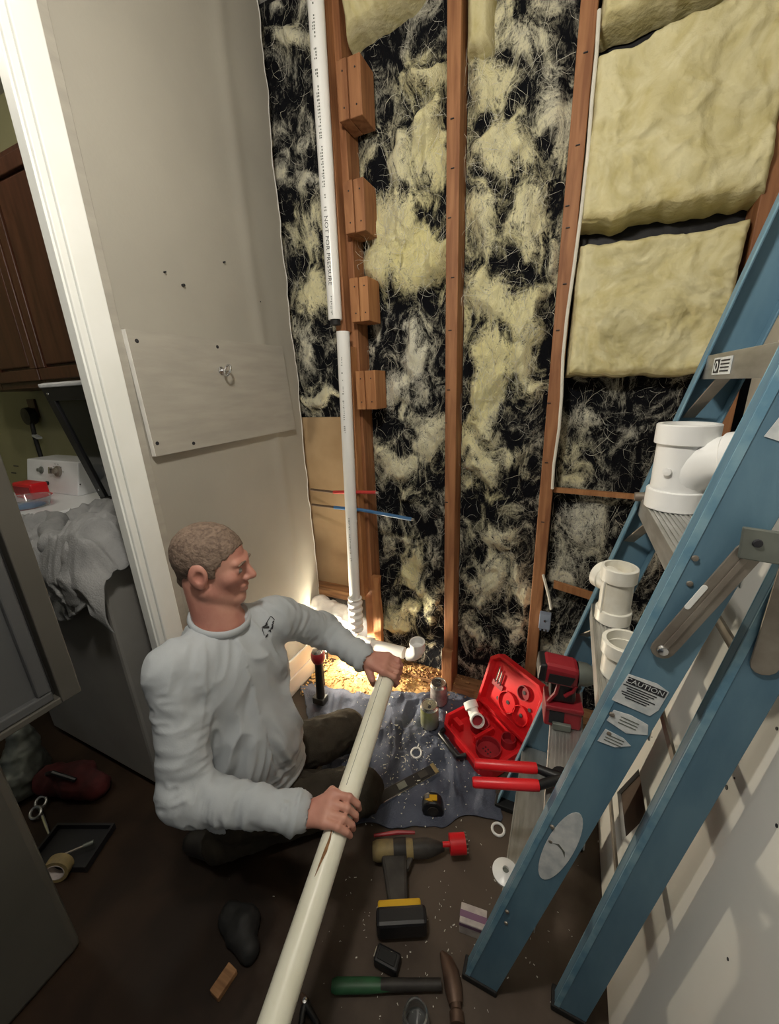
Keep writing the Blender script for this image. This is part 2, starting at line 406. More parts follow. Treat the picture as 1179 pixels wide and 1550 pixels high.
# right side: wall and the big white sheet leaning on it
structure(MB().box((XR, -1.6, 0), (XR + .1, 1.60, 3.0)).build('wall_right', M_wall), 'beige wall behind the leaning white sheet', 'wall')
PA, PB = .222, .145                        # sheet: x = PA + PB z
ps = thing('leaning_sheet', (PA, .4, 0), 'tall smooth white sheet leaning on the wall behind the blue ladder', 'panel')
def px_(z): return PA + PB * z
y0s, y1s, zt, th = -.75, 1.36, 1.76, .012
hx = dict(y0=.90, y1=1.05, z0=.30, z1=.50)
sheet = MB()
def patch(ya, yb, za, zb, yc=None, yd=None):
    yc = ya if yc is None else yc; yd = yb if yd is None else yd      # y limits at the upper edge
    a = [(px_(za), ya, za), (px_(za), yb, za), (px_(zb), yd, zb), (px_(zb), yc, zb)]
    sheet.hexa(a, [(p[0] + th, p[1], p[2]) for p in a])
_rh = [(lambda r: (PA + PB * HC) / (r[0] - PB * r[2]) * r)(ray(u, v)) for u, v in ((934, 1199), (968, 1161), (977, 1239), (941, 1273))]
HZ0, HZ1 = HC + (_rh[0][2] + _rh[3][2]) / 2, HC + (_rh[1][2] + _rh[2][2]) / 2
h0, h1, g0, g1 = _rh[3][1], _rh[0][1], _rh[2][1], _rh[1][1]      # cut-out: y limits at its lower and upper edge
patch(y0s, y1s, 0.003, HZ0); patch(y0s, y1s, HZ1, zt)
patch(y0s, h0, HZ0, HZ1, y0s, g0); patch(h1, y1s, HZ0, HZ1, g1, y1s)
so = sheet.build('sheet', M_panel, ps)
MB().hexa(*[[(px_(z) + a, y, z) for a, y in ((.0125, g0 - .03), (.018, g0 - .03), (.018, h1 + .03), (.0125, h1 + .03))] for z in (HZ0 - .02, HZ1 + .02)]).build('backing', M_hole, ps)
def sheet_pt(u, v):
    r = ray(u, v); t = (PA + PB * HC) / (r[0] - PB * r[2]); return np.array([r[0] * t, r[1] * t, HC + r[2] * t])
for u, v, r in ((1100, 1192, .0045), (1176, 1103, .003), (1176, 1250, .003), (1102, 1452, .0025), (987, 1116, .002), (1112, 1178, .002), (1068, 1235, .002)):
    p = sheet_pt(u, v); MB().lathe([(r, -.002), (r, .001), (0, .0012)], p, (-1, 0, PB), 8).build('nail_hole', M_ink, ps)

# back wall frame
wb = structure(MB().box((-1.34, 1.70, 0), (XR + .1, 1.745, 3.0)).build('wall_back', M_black), 'black felt sheathing behind the open wooden studs', 'wall')
def stud(xc, z0, z1, w=.045, y0=YB, y1=1.698, mat=None, name='stud', dx=0.):
    return MB().hexa([(xc - w / 2, y0, z0), (xc + w / 2, y0, z0), (xc + w / 2, y1, z0), (xc - w / 2, y1, z0)],
                     [(xc + dx - w / 2, y0, z1), (xc + dx + w / 2, y0, z1), (xc + dx + w / 2, y1, z1), (xc + dx - w / 2, y1, z1)]).build(name, mat or M_stud, wb, bevel=.003)
S1, S2, S3, S4 = -.905, -.455, -.066, .445
st1 = stud(-.893, .045, 3.0, .05)
stud(-.918, 1.76, 2.99, .047, 1.545, 1.599, M_stud, 'sister_stud')
stud(-.912, .50, 1.70, .047, 1.545, 1.599, M_stud2, 'sister_stud', .012)
st2 = stud(S2, .045, 3.0, .047); st3 = stud(S3, .045, 3.0, .047, dx=.006); stud(S4, .045, 3.0, .05); stud(-1.31, .045, 3.0, .045)
MB().box((-1.2, YB - .0, 0), (XR - .01, 1.698, .044)).build('bottom_plate', M_plate, wb, bevel=.003)
MB().box((S2 - .028, 1.575, .03), (S2 + .026, 1.6, .27)).build('stud_foot_block', M_stud, wb, bevel=.004)
for uv in ((686, 180), (688, 420), (684, 255), (684, 330), (681, 500), (680, 590), (678, 640), (676, 760), (674, 850), (887, 80), (878, 220), (862, 312), (860, 345), (852, 430), (847, 500), (833, 610), (826, 700), (818, 790)):
    p = B(uv[0] + random.uniform(-4, 4), uv[1], YB); MB().box((p[0] - .006, YB - .004, p[2] - .0012), (p[0] + .006, YB, p[2] + .0012)).build('staple', M_ink, wb)
# blocks nailed to the first stud, two short boards each
for i, (u0, u1, u2, v0, v1) in enumerate(((510, 526, 546, 84, 180), (520, 535, 551, 270, 352), (530, 543, 557, 419, 487), (539, 552, 568, 561, 620))):
    yf = 1.545
    a = B(u0, (v0 + v1) / 2, yf); b = B(u1, (v0 + v1) / 2, yf); c = B(u2, (v0 + v1) / 2, yf); zt_ = B(u1, v0, yf)[2]; zb_ = B(u1, v1, yf)[2]
    x0 = max(a[0], -.893 + .026)
    for (xa, xb, yo) in ((x0, b[0] - .001, .0), (b[0] + .001, c[0], .004)):
        k = MB().box((xa, yf + yo, zb_), (xb, 1.655, zt_)).build('block', M_stud2 if i > 1 else M_stud, wb, bevel=.003)
        for q in (.2, .8): MB().lathe([(.003, 0), (.003, .0015), (0, .002)], ((xa + xb) / 2 + .004, yf + yo, zb_ + (zt_ - zb_) * q), (0, -1, 0), 6).build('nail', M_ink, k)
# tan panel behind the vent pipe and ledge below it
MB().box((-1.28, 1.672, .40), (-.93, 1.698, 1.40)).build('tan_panel', M_tan, wb)
MB().box((-1.28, 1.60, .42), (-.97, 1.672, .47)).build('ledge', M_plate, wb, bevel=.003)
# splintered wood beside the foot of the stud
spl = MB(); pz = np.linspace(.05, .60, 14)
w = .03 + .022 * fbm(np.stack([pz * 12, pz * 0, pz * 0], -1), 3, 9)
P = [(-.868, 1.59, z) for z in pz] + [(-.868 + w[i], 1.59, pz[i]) for i in range(13, -1, -1)]
spl.prism(P, (0, .03, 0)).build('split_board', M_stud2, wb)
# lath strips in the right-hand bay
for (u0, v0, u1, v1, hgt) in ((838, 741, 965, 752, .018), (838, 884, 905, 905, .03)):
    a = B(u0, v0, 1.64); b = B(u1, v1, 1.64)
    MB().hexa([(a[0], 1.63, a[2] - hgt / 2), (b[0], 1.63, b[2] - hgt / 2), (b[0], 1.65, b[2] - hgt / 2), (a[0], 1.65, a[2] - hgt / 2)],
              [(a[0], 1.63, a[2] + hgt / 2), (b[0], 1.63, b[2] + hgt / 2), (b[0], 1.65, b[2] + hgt / 2), (a[0], 1.65, a[2] + hgt / 2)]).build('lath', M_stud2, wb)

# laundry recess walls
structure(MB().box((-4.2, 1.47, 0), (-1.34, 1.52, 3.0)).build('wall_laundry', M_olive), 'olive wall of the laundry behind the washing machines', 'wall')
structure(MB().box((-4.2, -1.6, 0), (-4.14, 1.47, 3.0)).build('wall_laundry_side', M_olive), 'olive side wall of the laundry', 'wall')

# ================================================================== loose insulation
BL = [(440,55,45,18,.75,.3),(455,200,22,45,.45,.1),(470,270,25,30,.5,.1),(470,345,28,40,.65,.5),(470,430,28,50,.75,.6),(465,520,30,40,.5,.1),(482,600,26,12,.9,.4),
 (645,110,40,22,.9,.7),(655,200,26,75,1.,.8),(612,235,30,60,.6,.4),(600,335,50,60,1.05,.8),(640,400,32,60,1.1,.95),(580,395,36,40,.95,.8),(600,500,45,18,.35,0),
 (640,545,35,60,.6,.1),(600,600,36,50,.55,.1),(645,665,35,38,.8,.45),(605,705,50,30,.75,.4),(600,820,36,22,.5,.3),(622,865,22,35,.95,.8),(642,905,22,30,.7,.6),(605,945,22,22,.8,.7),(655,820,14,60,.35,.1),
 (740,30,30,40,.75,.5),(805,40,40,40,.55,.3),(750,120,45,60,.75,.65),(830,130,40,60,.5,.2),(760,230,50,50,.75,.6),(735,330,30,60,.75,.6),(800,320,30,80,.75,.6),(838,400,18,50,.6,.4),
 (745,450,50,50,.85,.7),(800,480,40,50,.9,.8),(732,600,34,110,1.1,.9),(795,545,36,45,.8,.6),(790,650,40,40,.25,.1),(745,712,40,26,.75,.5),(762,830,40,28,.65,.4),(730,880,34,40,.7,.35),
 (790,890,26,60,.6,.3),(720,965,28,40,.5,.3),(780,965,28,40,.5,.2),
 (900,640,36,40,.42,.1),(870,700,26,30,.4,.5),(965,650,45,25,.35,0),(890,800,55,36,.55,.1),(985,705,40,24,.3,.1),(870,860,36,36,.45,.1),(960,885,45,34,.45,.1),(850,985,30,30,.5,.1),(980,860,40,40,.4,.1)]
BL = np.array(BL)
def density(P):
    uv = proj(P); q = np.concatenate([np.asarray(P)[..., [0, 2]] * 7, np.zeros(P.shape[:-1] + (1,))], -1)
    wob = np.stack([fbm(q, 3, 21) - .5, fbm(q, 3, 33) - .5], -1) * 70; uv = uv + wob
    d = np.full(P.shape[:-1], .215); y = np.zeros(P.shape[:-1]); ws = np.full(P.shape[:-1], .05)
    for u, v, ru, rv, s, ye in BL:
        g = np.exp(-((uv[..., 0] - u) / ru) ** 2 - ((uv[..., 1] - v) / rv) ** 2); d = np.maximum(d, s * g); y += ye * g; ws += g
    return d, y / ws
mt = bpy.data.materials.new('torn_fibreglass'); mt.use_nodes = True; nt = mt.node_tree; N = nt.nodes; L = nt.links; bs = N['Principled BSDF']
bs.inputs['Roughness'].default_value = .95; bs.inputs['Specular IOR Level'].default_value = .1
def nd(t, **k):
    n = N.new(t)
    for a, b in k.items(): n.inputs[a].default_value = b
    return n
def mth(op, a, b=None, clamp=False):
    n = N.new('ShaderNodeMath'); n.operation = op; n.use_clamp = clamp
    for i, s in enumerate((a, b)):
        if s is None: continue
        if isinstance(s, (int, float)): n.inputs[i].default_value = s
        else: L.new(s, n.inputs[i])
    return n.outputs[0]
tc = N.new('ShaderNodeTexCoord'); mp = nd('ShaderNodeMapping', Scale=(1, 1, .62)); L.new(tc.outputs['Object'], mp.inputs[0])
n1 = nd('ShaderNodeTexNoise', Scale=9., Detail=10., Roughness=.68, Distortion=1.3); L.new(mp.outputs[0], n1.inputs['Vector'])
n2 = nd('ShaderNodeTexNoise', Scale=34., Detail=6., Roughness=.6, Distortion=3.0); L.new(mp.outputs[0], n2.inputs['Vector'])
at = N.new('ShaderNodeAttribute'); at.attribute_name = 'dens'; ay = N.new('ShaderNodeAttribute'); ay.attribute_name = 'yel'
rid = mth('SUBTRACT', 1.0, mth('MULTIPLY', mth('ABSOLUTE', mth('SUBTRACT', n2.outputs['Fac'], .5)), 6.0), True)       # thin wandering fibres
v1 = mth('ADD', mth('MULTIPLY', mth('SUBTRACT', n1.outputs['Fac'], .5), 3.4), mth('MULTIPLY', at.outputs['Fac'], 1.3))
v1 = mth('ADD', mth('SUBTRACT', v1, .40), mth('MULTIPLY', mth('MULTIPLY', rid, .62), mth('ADD', at.outputs['Fac'], .25)))
fs = N.new('ShaderNodeMapRange'); fs.interpolation_type = 'SMOOTHSTEP'; fs.inputs[1].default_value = -.02; fs.inputs[2].default_value = .85; L.new(v1, fs.inputs[0]); fac = fs.outputs[0]
mixy = N.new('ShaderNodeMix'); mixy.data_type = 'RGBA'; mixy.inputs[6].default_value = (.80, .785, .68, 1); mixy.inputs[7].default_value = (.88, .81, .40, 1)
L.new(mth('ADD', ay.outputs['Fac'], mth('MULTIPLY', mth('SUBTRACT', n1.outputs['Fac'], .5), .9), True), mixy.inputs[0])
mixb = N.new('ShaderNodeMix'); mixb.data_type = 'RGBA'; mixb.inputs[6].default_value = (.007, .0075, .010, 1)
L.new(mixy.outputs[2], mixb.inputs[7]); L.new(fac, mixb.inputs[0]); L.new(mixb.outputs[2], bs.inputs['Base Color'])
bp = nd('ShaderNodeBump', Strength=.6, Distance=.014); L.new(v1, bp.inputs['Height']); L.new(bp.outputs[0], bs.inputs['Normal'])
M_torn = mt
def loose(x0, x1, z0, z1, label, nstr, maxy=.07):
    nx = int((x1 - x0) / .006); nz = int((z1 - z0) / .006)
    X, Z = np.meshgrid(np.linspace(x0, x1, nx), np.linspace(z0, z1, nz), indexing='ij')
    P = np.stack([X, np.full_like(X, 1.66), Z], -1)
    d, ye = density(P); q = np.stack([X * 11, Z * 7, X * 0], -1)
    q2 = q + 1.2 * np.stack([fbm(q * .7, 2, 41), fbm(q * .7, 2, 43), X * 0], -1)
    fl_ = fbm(q2, 4, 51); hgt = maxy * np.clip(d - .2, 0, 1) ** .8 * np.clip(-.25 + 2.2 * fl_, 0, 2) + .012 * (ridged(q2 * 2.2, 3, 61) - .5) * np.clip(d * 1.5, .25, 1)
    edge = np.minimum(np.minimum(X - x0, x1 - X), .03) / .03
    P[..., 1] = 1.694 - np.clip(hgt, -.002, .12) * (.35 + .65 * edge)
    n = len(P.reshape(-1, 3)); o = mesh_obj('loose_insulation', P.reshape(-1, 3), grid_faces(nx, nz), M_torn, None, True)
    # make it face the room
    o.data.flip_normals()
    for nm, val in (('dens', d), ('yel', ye)):
        a = o.data.attributes.new(nm, 'FLOAT', 'POINT'); a.data.foreach_set('value', val.ravel().astype(np.float32))
    tag(o, label, 'insulation', 'torn insulation in the stud bays', 'stuff')
    # free strands
    c = rng.random((nstr * 6, 2)) * [x1 - x0, z1 - z0] + [x0, z0]
    pp = np.stack([c[:, 0], np.full(len(c), 1.66), c[:, 1]], -1); dd, yy_ = density(pp)
    keep = rng.random(len(c)) < np.clip((dd - .1) * .9, .02, .9); c = c[keep][:nstr]; k = len(c); ns = 9
    pos = np.zeros((k, ns, 3)); ix = np.clip(((c[:, 0] - x0) / (x1 - x0) * (nx - 1)).astype(int), 0, nx - 1); iz = np.clip(((c[:, 1] - z0) / (z1 - z0) * (nz - 1)).astype(int), 0, nz - 1)
    cur = np.stack([c[:, 0], P[ix, iz, 1] - .001 - .012 * rng.random(k), c[:, 1]], -1)
    ang = rng.random(k) * 6.283; curl = rng.normal(0, .22, k); stp = rng.uniform(.004, .014, k)
    for j in range(ns):
        pos[:, j] = cur; ang += curl + rng.normal(0, .16, k)
        cur = cur + np.stack([np.cos(ang) * stp, rng.normal(0, .0035, k), np.sin(ang) * stp * 1.2], -1)
        cur[:, 0] = np.clip(cur[:, 0], x0 + .002, x1 - .002)
    pos[..., 1] = np.clip(pos[..., 1], 1.575, 1.694)
    wv = rng.normal(0, 1, (k, 1, 3)); wv[..., 1] *= .3; wv /= np.linalg.norm(wv, axis=-1, keepdims=True)
    wd_ = (.0005 * np.sin(np.linspace(.25, 2.9, ns)))[None, :, None] * wv * rng.uniform(.6, 1.5, (k, 1, 1))
    V = np.stack([pos - wd_, pos + wd_], 2).reshape(-1, 3)
    b0 = (np.arange(k)[:, None] * ns * 2 + np.arange(ns - 1)[None] * 2).ravel()
    Fs = np.stack([b0, b0 + 1, b0 + 3, b0 + 2], 1)
    s = mesh_obj('fibre_strands', V, Fs, M_fib, o); s['kind'] = 'stuff'
    return o
loose(-1.29, -.975 + .055, 1.36, 2.98, 'dark bay with wispy torn insulation between the beige wall edge and the white vent pipe', 500, .06)
loose(-.866, S2 - .025, .05, 2.98, 'torn yellow and white insulation in the bay with the wooden blocks', 1500, .085)
loose(S2 + .026, S3 - .022, .05, 2.98, 'torn pale yellow insulation between the two bare middle studs', 1500, .085)
loose(S3 + .03, S4 - .026, .05, 1.56, 'sparse dark torn insulation below the thick yellow batts', 900, .06)

# ------------------------------------------------------------------ batts
def batt(x0, x1, zb, zt_, yf, label, seed, yb=1.69, lump=.03, top=None, bot=None, group=None, n=90):
    s = np.linspace(0, 1, n); U, Vv = np.meshgrid(s, s, indexing='ij')
    zlo = zb + (bot(U) if bot else 0 * U); zhi = zt_ + (top(U) if top else 0 * U)
    X = x0 + (x1 - x0) * U; Z = zlo + (zhi - zlo) * Vv
    q = np.stack([X * 9, Z * 9, X * 0 + seed], -1); q = q + .9 * np.stack([fbm(q, 2, seed), fbm(q, 2, seed + 5), X * 0], -1)
    e = np.minimum(np.minimum(U, 1 - U) * (x1 - x0), np.minimum(Vv, 1 - Vv) * (zt_ - zb)); rd = np.clip(e / .03, 0, 1); rd = np.sqrt(1 - (1 - rd) ** 2)
    Y = yb - (yb - yf) * rd + lump * (fbm(q, 4, seed + 9) - .5) * 2 * rd - lump * .7 * (ridged(q * 1.6, 3, seed + 2) - .6) * rd
    jx = .012 * (fbm(np.stack([Z * 14, X * 0, X * 0 + seed], -1), 3, seed) - .5); jz = .03 * (fbm(np.stack([X * 16, X * 0, X * 0 + seed], -1), 3, seed + 3) - .5)
    X = X + jx * (np.abs(U - .5) * 2) ** 4; Z = Z + jz * (np.abs(Vv - .5) * 2) ** 4
    P = np.stack([X, np.clip(Y, 1.5, 1.693), Z], -1)
    Fq = grid_faces(n, n)[:, ::-1]; a = len(P.reshape(-1, 3)); V = P.reshape(-1, 3)
    bk = [(x0 + .01, 1.694, zb + .01), (x1 - .01, 1.694, zb + .01), (x1 - .01, 1.694, zt_ - .01), (x0 + .01, 1.694, zt_ - .01)]
    o = mesh_obj('insulation_batt', np.concatenate([V, np.array(bk)]), Fq.tolist() + [[a, a + 3, a + 2, a + 1][::-1]], M_batt, None, True)
    return tag(o, label, 'insulation', group)
x3, x4 = S3 + .032, S4 - .02
zA = B(960, 570, 1.58)[2]; zB0 = B(870, 345, 1.58)[2]; zB1 = B(1155, 315, 1.58)[2]; zC = B(905, 62, 1.58)[2]
batt(x3, x4 - .01, zA, zB1 - .01, 1.572, 'lowest thick yellow insulation batt, just above the dark torn patch', 3, group='thick batts in the right bay')
batt(x3 - .004, x4 + .01, zB1 + .035, zC - .02, 1.565, 'largest thick yellow insulation batt, the middle one of three stacked', 8, top=lambda u: .05 * (u - .2), group='thick batts in the right bay')
batt(x3, x4 + .01, zC + .035, 2.985, 1.575, 'topmost thick yellow insulation batt under the ceiling', 14, bot=lambda u: .05 * (u - .2), group='thick batts in the right bay')
a = B(525, 68, 1.6); b = B(672, 45, 1.6)
batt(-.862, S2 - .03, a[2] + .015, 2.985, 1.585, 'pale yellow insulation piece above the wooden blocks beside the vent pipe', 21, bot=lambda u: .09 * (u))
a = B(716, 70, 1.62)
batt(S2 + .028, S2 + .115, a[2], 2.97, 1.61, 'narrow folded strip of yellow insulation at the top of the middle bay', 29, lump=.015)
# ================================================================== lamps
gl = thing('ceiling_lamp', LAMP_POS, 'round white globe lamp hanging above the work area', 'lamp')
MB().lathe([(.0001, -.07)] + [(.07 * math.sin(math.pi * k / 12), -.07 * math.cos(math.pi * k / 12)) for k in range(1, 12)] + [(.0001, .07)], LAMP_POS, seg=20).build('globe', emission('lamp_glow', (1., .93, .82), LAMP_E), gl, True)
MB().lathe([(.03, .065), (.035, .09), (.012, .12), (.008, 3.0 - LAMP_POS[2]), (0, 3.0 - LAMP_POS[2])], LAMP_POS, seg=16).build('stem', M_trimw, gl, True)
g2 = thing('ceiling_lamp', LAUNDRY_LAMP, 'round white globe lamp on the laundry ceiling', 'lamp')
MB().lathe([(.0001, -.08)] + [(.08 * math.sin(math.pi * k / 12), -.08 * math.cos(math.pi * k / 12)) for k in range(1, 12)] + [(.0001, .08)], LAUNDRY_LAMP, seg=20).build('globe', emission('laundry_glow', (1., .92, .78), LAUNDRY_E), g2, True)
MB().lathe([(.05, .075), (.06, 3.0 - LAUNDRY_LAMP[2]), (0, 3.0 - LAUNDRY_LAMP[2])], LAUNDRY_LAMP, seg=16).build('stem', M_trimw, g2, True)
# small work light on the floor in the corner, behind the man's arm
WL = np.array([-1.135, 1.44, 0.])
wk = thing('work_light', WL, 'small black work light standing on the floor in the corner behind the arm', 'lamp')
T = frame(Vector((WL[0], WL[1], .13)), (.75, -.35, 0), (0, 0, 1))
T = frame(Vector((WL[0], WL[1], .21)), (.82, -.57, 0), (0.45, .6, .30))
MB(T).cbox((0, 0, 0), (.10, .03, .08)).build('housing', M_blackp, wk, bevel=.006)
MB(T).cbox((0, .017, 0), (.085, .004, .062)).build('led_panel', emission('work_glow', (1., .88, .66), WORK_E), wk)
MB().tube([(WL[0] - .05, WL[1] + .03, .20), (WL[0] - .05, WL[1] + .03, .012), (WL[0] + .05, WL[1] - .05, .012), (WL[0] + .05, WL[1] - .05, .20)], .006, 8).build('stand', M_blackp, wk, True)

# ================================================================== plumbing in the wall
def ring_tube(name, a, b, ro, ri, mat, parent=None, seg=28):
    a = Vector(a); b = Vector(b); h = (b - a).length
    return MB().lathe([(ri, 0), (ro, 0), (ro, h), (ri, h)], a, b - a, seg, True).build(name, mat, parent, True)
def wrap_text(txt, size, a, b, R, name, parent, at, facing, mat=M_ink, flip=False):
    a = Vector(a); b = Vector(b); t = (b - a).normalized(); f = Vector(facing); f = (f - t * f.dot(t)).normalized(); sd = t.cross(f)
    V, Fc = text_mesh(txt, size); W = []
    for x, y, _ in V:
        an = y / R; W.append(a + t * (at + (-x if flip else x)) + (f * math.cos(an) + sd * math.sin(an)) * (R + .0006))
    mb = MB(); mb.add([tuple(v) for v in W], Fc); return mb.build(name, mat, parent)
pa, pb = B(507.5, 484, 1.515), B(478, 3, 1.515); pb = pb + (pb - pa) * .12
PR = .0285
vp = thing('vent_pipe', pa, 'upper white vent pipe with black lettering in front of the first stud', 'pipe')
ring_tube('pipe', pa, pb, PR, .0235, M_pvc, vp)
Lp = np.linalg.norm(pb - pa)
fc = (.1, -.95, .1)
def pipe_at(v): return float((B(478 + (507.5 - 478) * v / 484, v, 1.515) - pa) @ ((pb - pa) / Lp))
def wrap_marks(name, parent, a, b, R, s0, s1, h):                     # rows of tiny illegible print
    a = Vector(a); b = Vector(b); t = (b - a).normalized(); f = Vector(fc); f = (f - t * f.dot(t)).normalized(); sd = t.cross(f); mb = MB(); s_ = s0
    while s_ < s1:
        w = random.uniform(.003, .006)
        for y0_, y1_ in ((-h, -h * .3), (h * .1, h))[random.randint(0, 1):]:
            P = []
            for x, y in ((s_, y0_), (s_ + w, y0_), (s_ + w, y1_), (s_, y1_)): P.append(a + t * x + (f * math.cos(y / R) + sd * math.sin(y / R)) * (R + .0006))
            mb.add(P, [(0, 1, 2, 3)])
        s_ += w + random.uniform(.002, .006) + (.02 if random.random() < .12 else 0)
    o = mb.build(name, M_alug, parent); o['kind'] = 'stuff'; return o
def wrap_fit(txt, size, s0, s1):
    V, Fc = text_mesh(txt, size); xs = [v[0] for v in V]; k = (s1 - s0) / (max(xs) - min(xs)); t = Vector(pb - pa).normalized(); f = Vector(fc); f = (f - t * f.dot(t)).normalized(); sd = t.cross(f)
    mb = MB(); mb.add([Vector(pa) + t * ((s0 + s1) / 2 - x * k) + (f * math.cos(y / PR) + sd * math.sin(y / PR)) * (PR + .0006) for x, y, _ in V], Fc); return mb.build('lettering', M_ink, vp)
wrap_fit('NOT FOR PRESSURE', .020, pipe_at(434), pipe_at(331))
wrap_marks('print_marks', vp, pa, pb, PR, pipe_at(478), pipe_at(441), .0035)
wrap_marks('print_marks', vp, pa, pb, PR, pipe_at(324), pipe_at(8), .0048)
c0 = pa + (pb - pa) / Lp * -.02
ring_tube('rubber_sleeve', c0, pa, .021, .012, M_rubber, vp)
la, lb = B(519, 502, 1.515), B(538, 925, 1.515)
dp = thing('drain_pipe', lb, 'lower white drain pipe running down to the white wrapped bundle', 'pipe')
ring_tube('pipe', lb, la, .0275, .0225, M_pvc, dp)
wrap_marks('print_marks', dp, lb, la, .0275, .92, 1.25, .003); wrap_marks('print_marks', dp, lb, la, .0275, .30, .52, .003)
wr = MB(); pts = [lb + (la - lb) * t for t in np.linspace(-.085, .06, 16)]
wr.tube(pts, [.036 + .004 * math.sin(k * 2.1) for k in range(16)], 20).build('tape_wrap', M_wrap, dp, True)
# wrapped horizontal line in the corner
wv = Field((-1.24, 1.49, .20), (-.93, 1.67, .46), .006)
w0 = np.array([-1.19, 1.56, .37]); w1 = np.array([-1.0, 1.565, .33])
wv.cone(w0, w1, .062, .055); wv.cone((-1.12, 1.555, .28), (-1.0, 1.56, .27), .05, .05); wv.ball((-1.16, 1.56, .31), .06)
V, Fq = wv.mesh(); nn = vnormals(V, Fq); V = V + nn * (.022 * (ridged(V * 22, 3, 4) - .6))[:, None]
tag(mesh_obj('wrapped_bundle', V, Fq, M_wrap, None, True), 'crumpled white wrapping around a pipe in the lit corner below the tan panel', 'wrapping')
# trap arm with upturned elbow
e0 = B(556, 974, 1.52); e1 = B(618, 990, 1.50); e2 = B(634, 966, 1.49)
ta = thing('trap_arm', e0, 'white drain arm with an upturned elbow at the foot of the studs', 'pipe')
ta0 = e0 + (e0 - e1) * .25
mb = MB(); mb.tube([ta0, e0 + (e1 - e0) * .9], .029, 20).build('arm', M_pvc, ta, True)
ce = e1; pth = []
d0 = Vector(e1 - e0).normalized(); up = Vector((0, -.12, 1)).normalized()
c_ = Vector(e1) + up * .06
for k in range(9):
    an = k / 8 * math.pi / 2; pth.append(c_ + d0 * math.sin(an) * .055 - up * math.cos(an) * .06)
MB().tube(pth, .032, 20).build('elbow', M_pvc, ta, True)
tp = pth[-1]
MB().lathe([(.026, -.01), (.037, -.01), (.038, .034), (.030, .034), (.028, -.005)], tp, up, 24, True).build('hub', M_pvc, ta, True)
MB().lathe([(.0, -.002), (.029, -.002)], tp, up, 24).build('bore', M_cable, ta)
MB().lathe([(.026, -.015), (.035, -.015), (.035, .015), (.026, .015)], Vector(e0) + d0 * .02, d0, 24, True).build('hub', M_pvc, ta, True)
# supply lines
def line(name, pts, r, mat, tipmat, label):
    t = thing(name, pts[0], label, 'pipe', 'water tubes across the stud')
    MB().tube(pts[:2], r * .8, 10).build('metal_stub', tipmat, t, True); MB().tube(pts[1:], r, 10).build('tube', mat, t, True)
    e = Vector(pts[-1]); d = (e - Vector(pts[-2])).normalized(); MB().tube([e, e + d * .012], r * .75, 10).build('tip', M_chrome, t, True)
line('water_line', [B(471, 741, 1.60), B(505, 745, 1.535), B(540, 745, 1.535), B(569, 745.5, 1.535)], .0085, M_redpex, M_copper, 'short red water tube crossing the first stud')
line('water_line', [B(473, 764, 1.60), B(506, 768, 1.535), B(548, 772, 1.535), B(585, 779, 1.535), B(623, 786, 1.535)], .0085, M_bluepex, M_copper, 'longer blue water tube just below the red one')
# cables beside the third stud
pc = [B(u, v, 1.585) for u, v in ((907, 15), (903, 80), (896, 150), (890, 230), (880, 320), (868, 410), (858, 480), (852, 540), (850, 600), (846, 650), (838, 705), (836, 740))]
tag(MB().tube(pc, .0055, 8).build('electric_cable', M_cable, None, True), 'long white cable running down beside the third stud and the batts', 'cable')
q = [B(u, v, 1.59) for u, v in ((822, 870), (826, 885), (831, 905), (834, 922))]
tag(MB().tube(q, .0055, 8).build('electric_cable', M_cable, None, True), 'short white cable entering the small grey blue box', 'cable')
p = B(825, 940, 1.58); ob = thing('junction_box', p - np.array([0, 0, .04]), 'small grey blue junction box hanging low beside the third stud', 'box')
MB().box((p[0] - .024, 1.572, p[2] - .038), (p[0] + .022, 1.60, p[2] + .036)).build('body', M_box, ob, bevel=.003)
for dx in (-.016, 0, .014): MB().box((p[0] + dx - .004, 1.576, p[2] - .048), (p[0] + dx + .004, 1.594, p[2] - .036)).build('tab', M_box, ob)
MB().lathe([(.006, 0), (.006, .002), (0, .003)], (p[0], 1.572, p[2] + .005), (0, -1, 0), 10).build('screw', M_chrome, ob)

# ================================================================== mounting board on the left wall
bdz0, bdz1 = 1.345, 1.715
y0, y1 = .806, 1.49
bd = thing('mounting_board', (XL + .012, 1.1, bdz0), 'painted plywood board with a metal eye hook screwed to the beige wall', 'board')
G = [(y0, bdz0), (y1 + .03, bdz0 + .012), (y1, bdz1 + .004), (y0 - .008, bdz1)]
MB().prism([(XL + .008, a, b) for a, b in G], (.018, 0, 0)).build('plywood', M_board, bd)
MB().prism([(XL + .008, a, b) for a, b in ((y0 - .0015, bdz0), (y0 - .0005, bdz0), (y0 - .0085, bdz1), (y0 - .0095, bdz1))], (.018, 0, 0)).build('white_edge', M_edgew, bd)
for u, v in ((207, 516), (329, 525), (238, 671), (293, 671)):
    p = S(u, v, XL + .026); MB().lathe([(.006, 0), (.006, .001), (.002, .0015), (0, .0005)], p, (1, 0, 0), 10).build('screw', M_ink, bd)
p = S(336, 561, XL + .03)
MB().lathe([(.014, 0), (.014, .003), (.005, .004), (.005, .018), (0, .018)], (XL + .026, p[1], p[2]), (1, 0, 0), 14).build('washer', M_chrome, bd, True)
MB().tube([(XL + .058 + .014 * math.cos(a), p[1] + .014 * .6 * math.sin(a), p[2] + .018 * math.sin(a)) for a in np.linspace(0, 6.283, 20)], .0042, 8, False).build('eye_hook', M_chrome, bd, True)

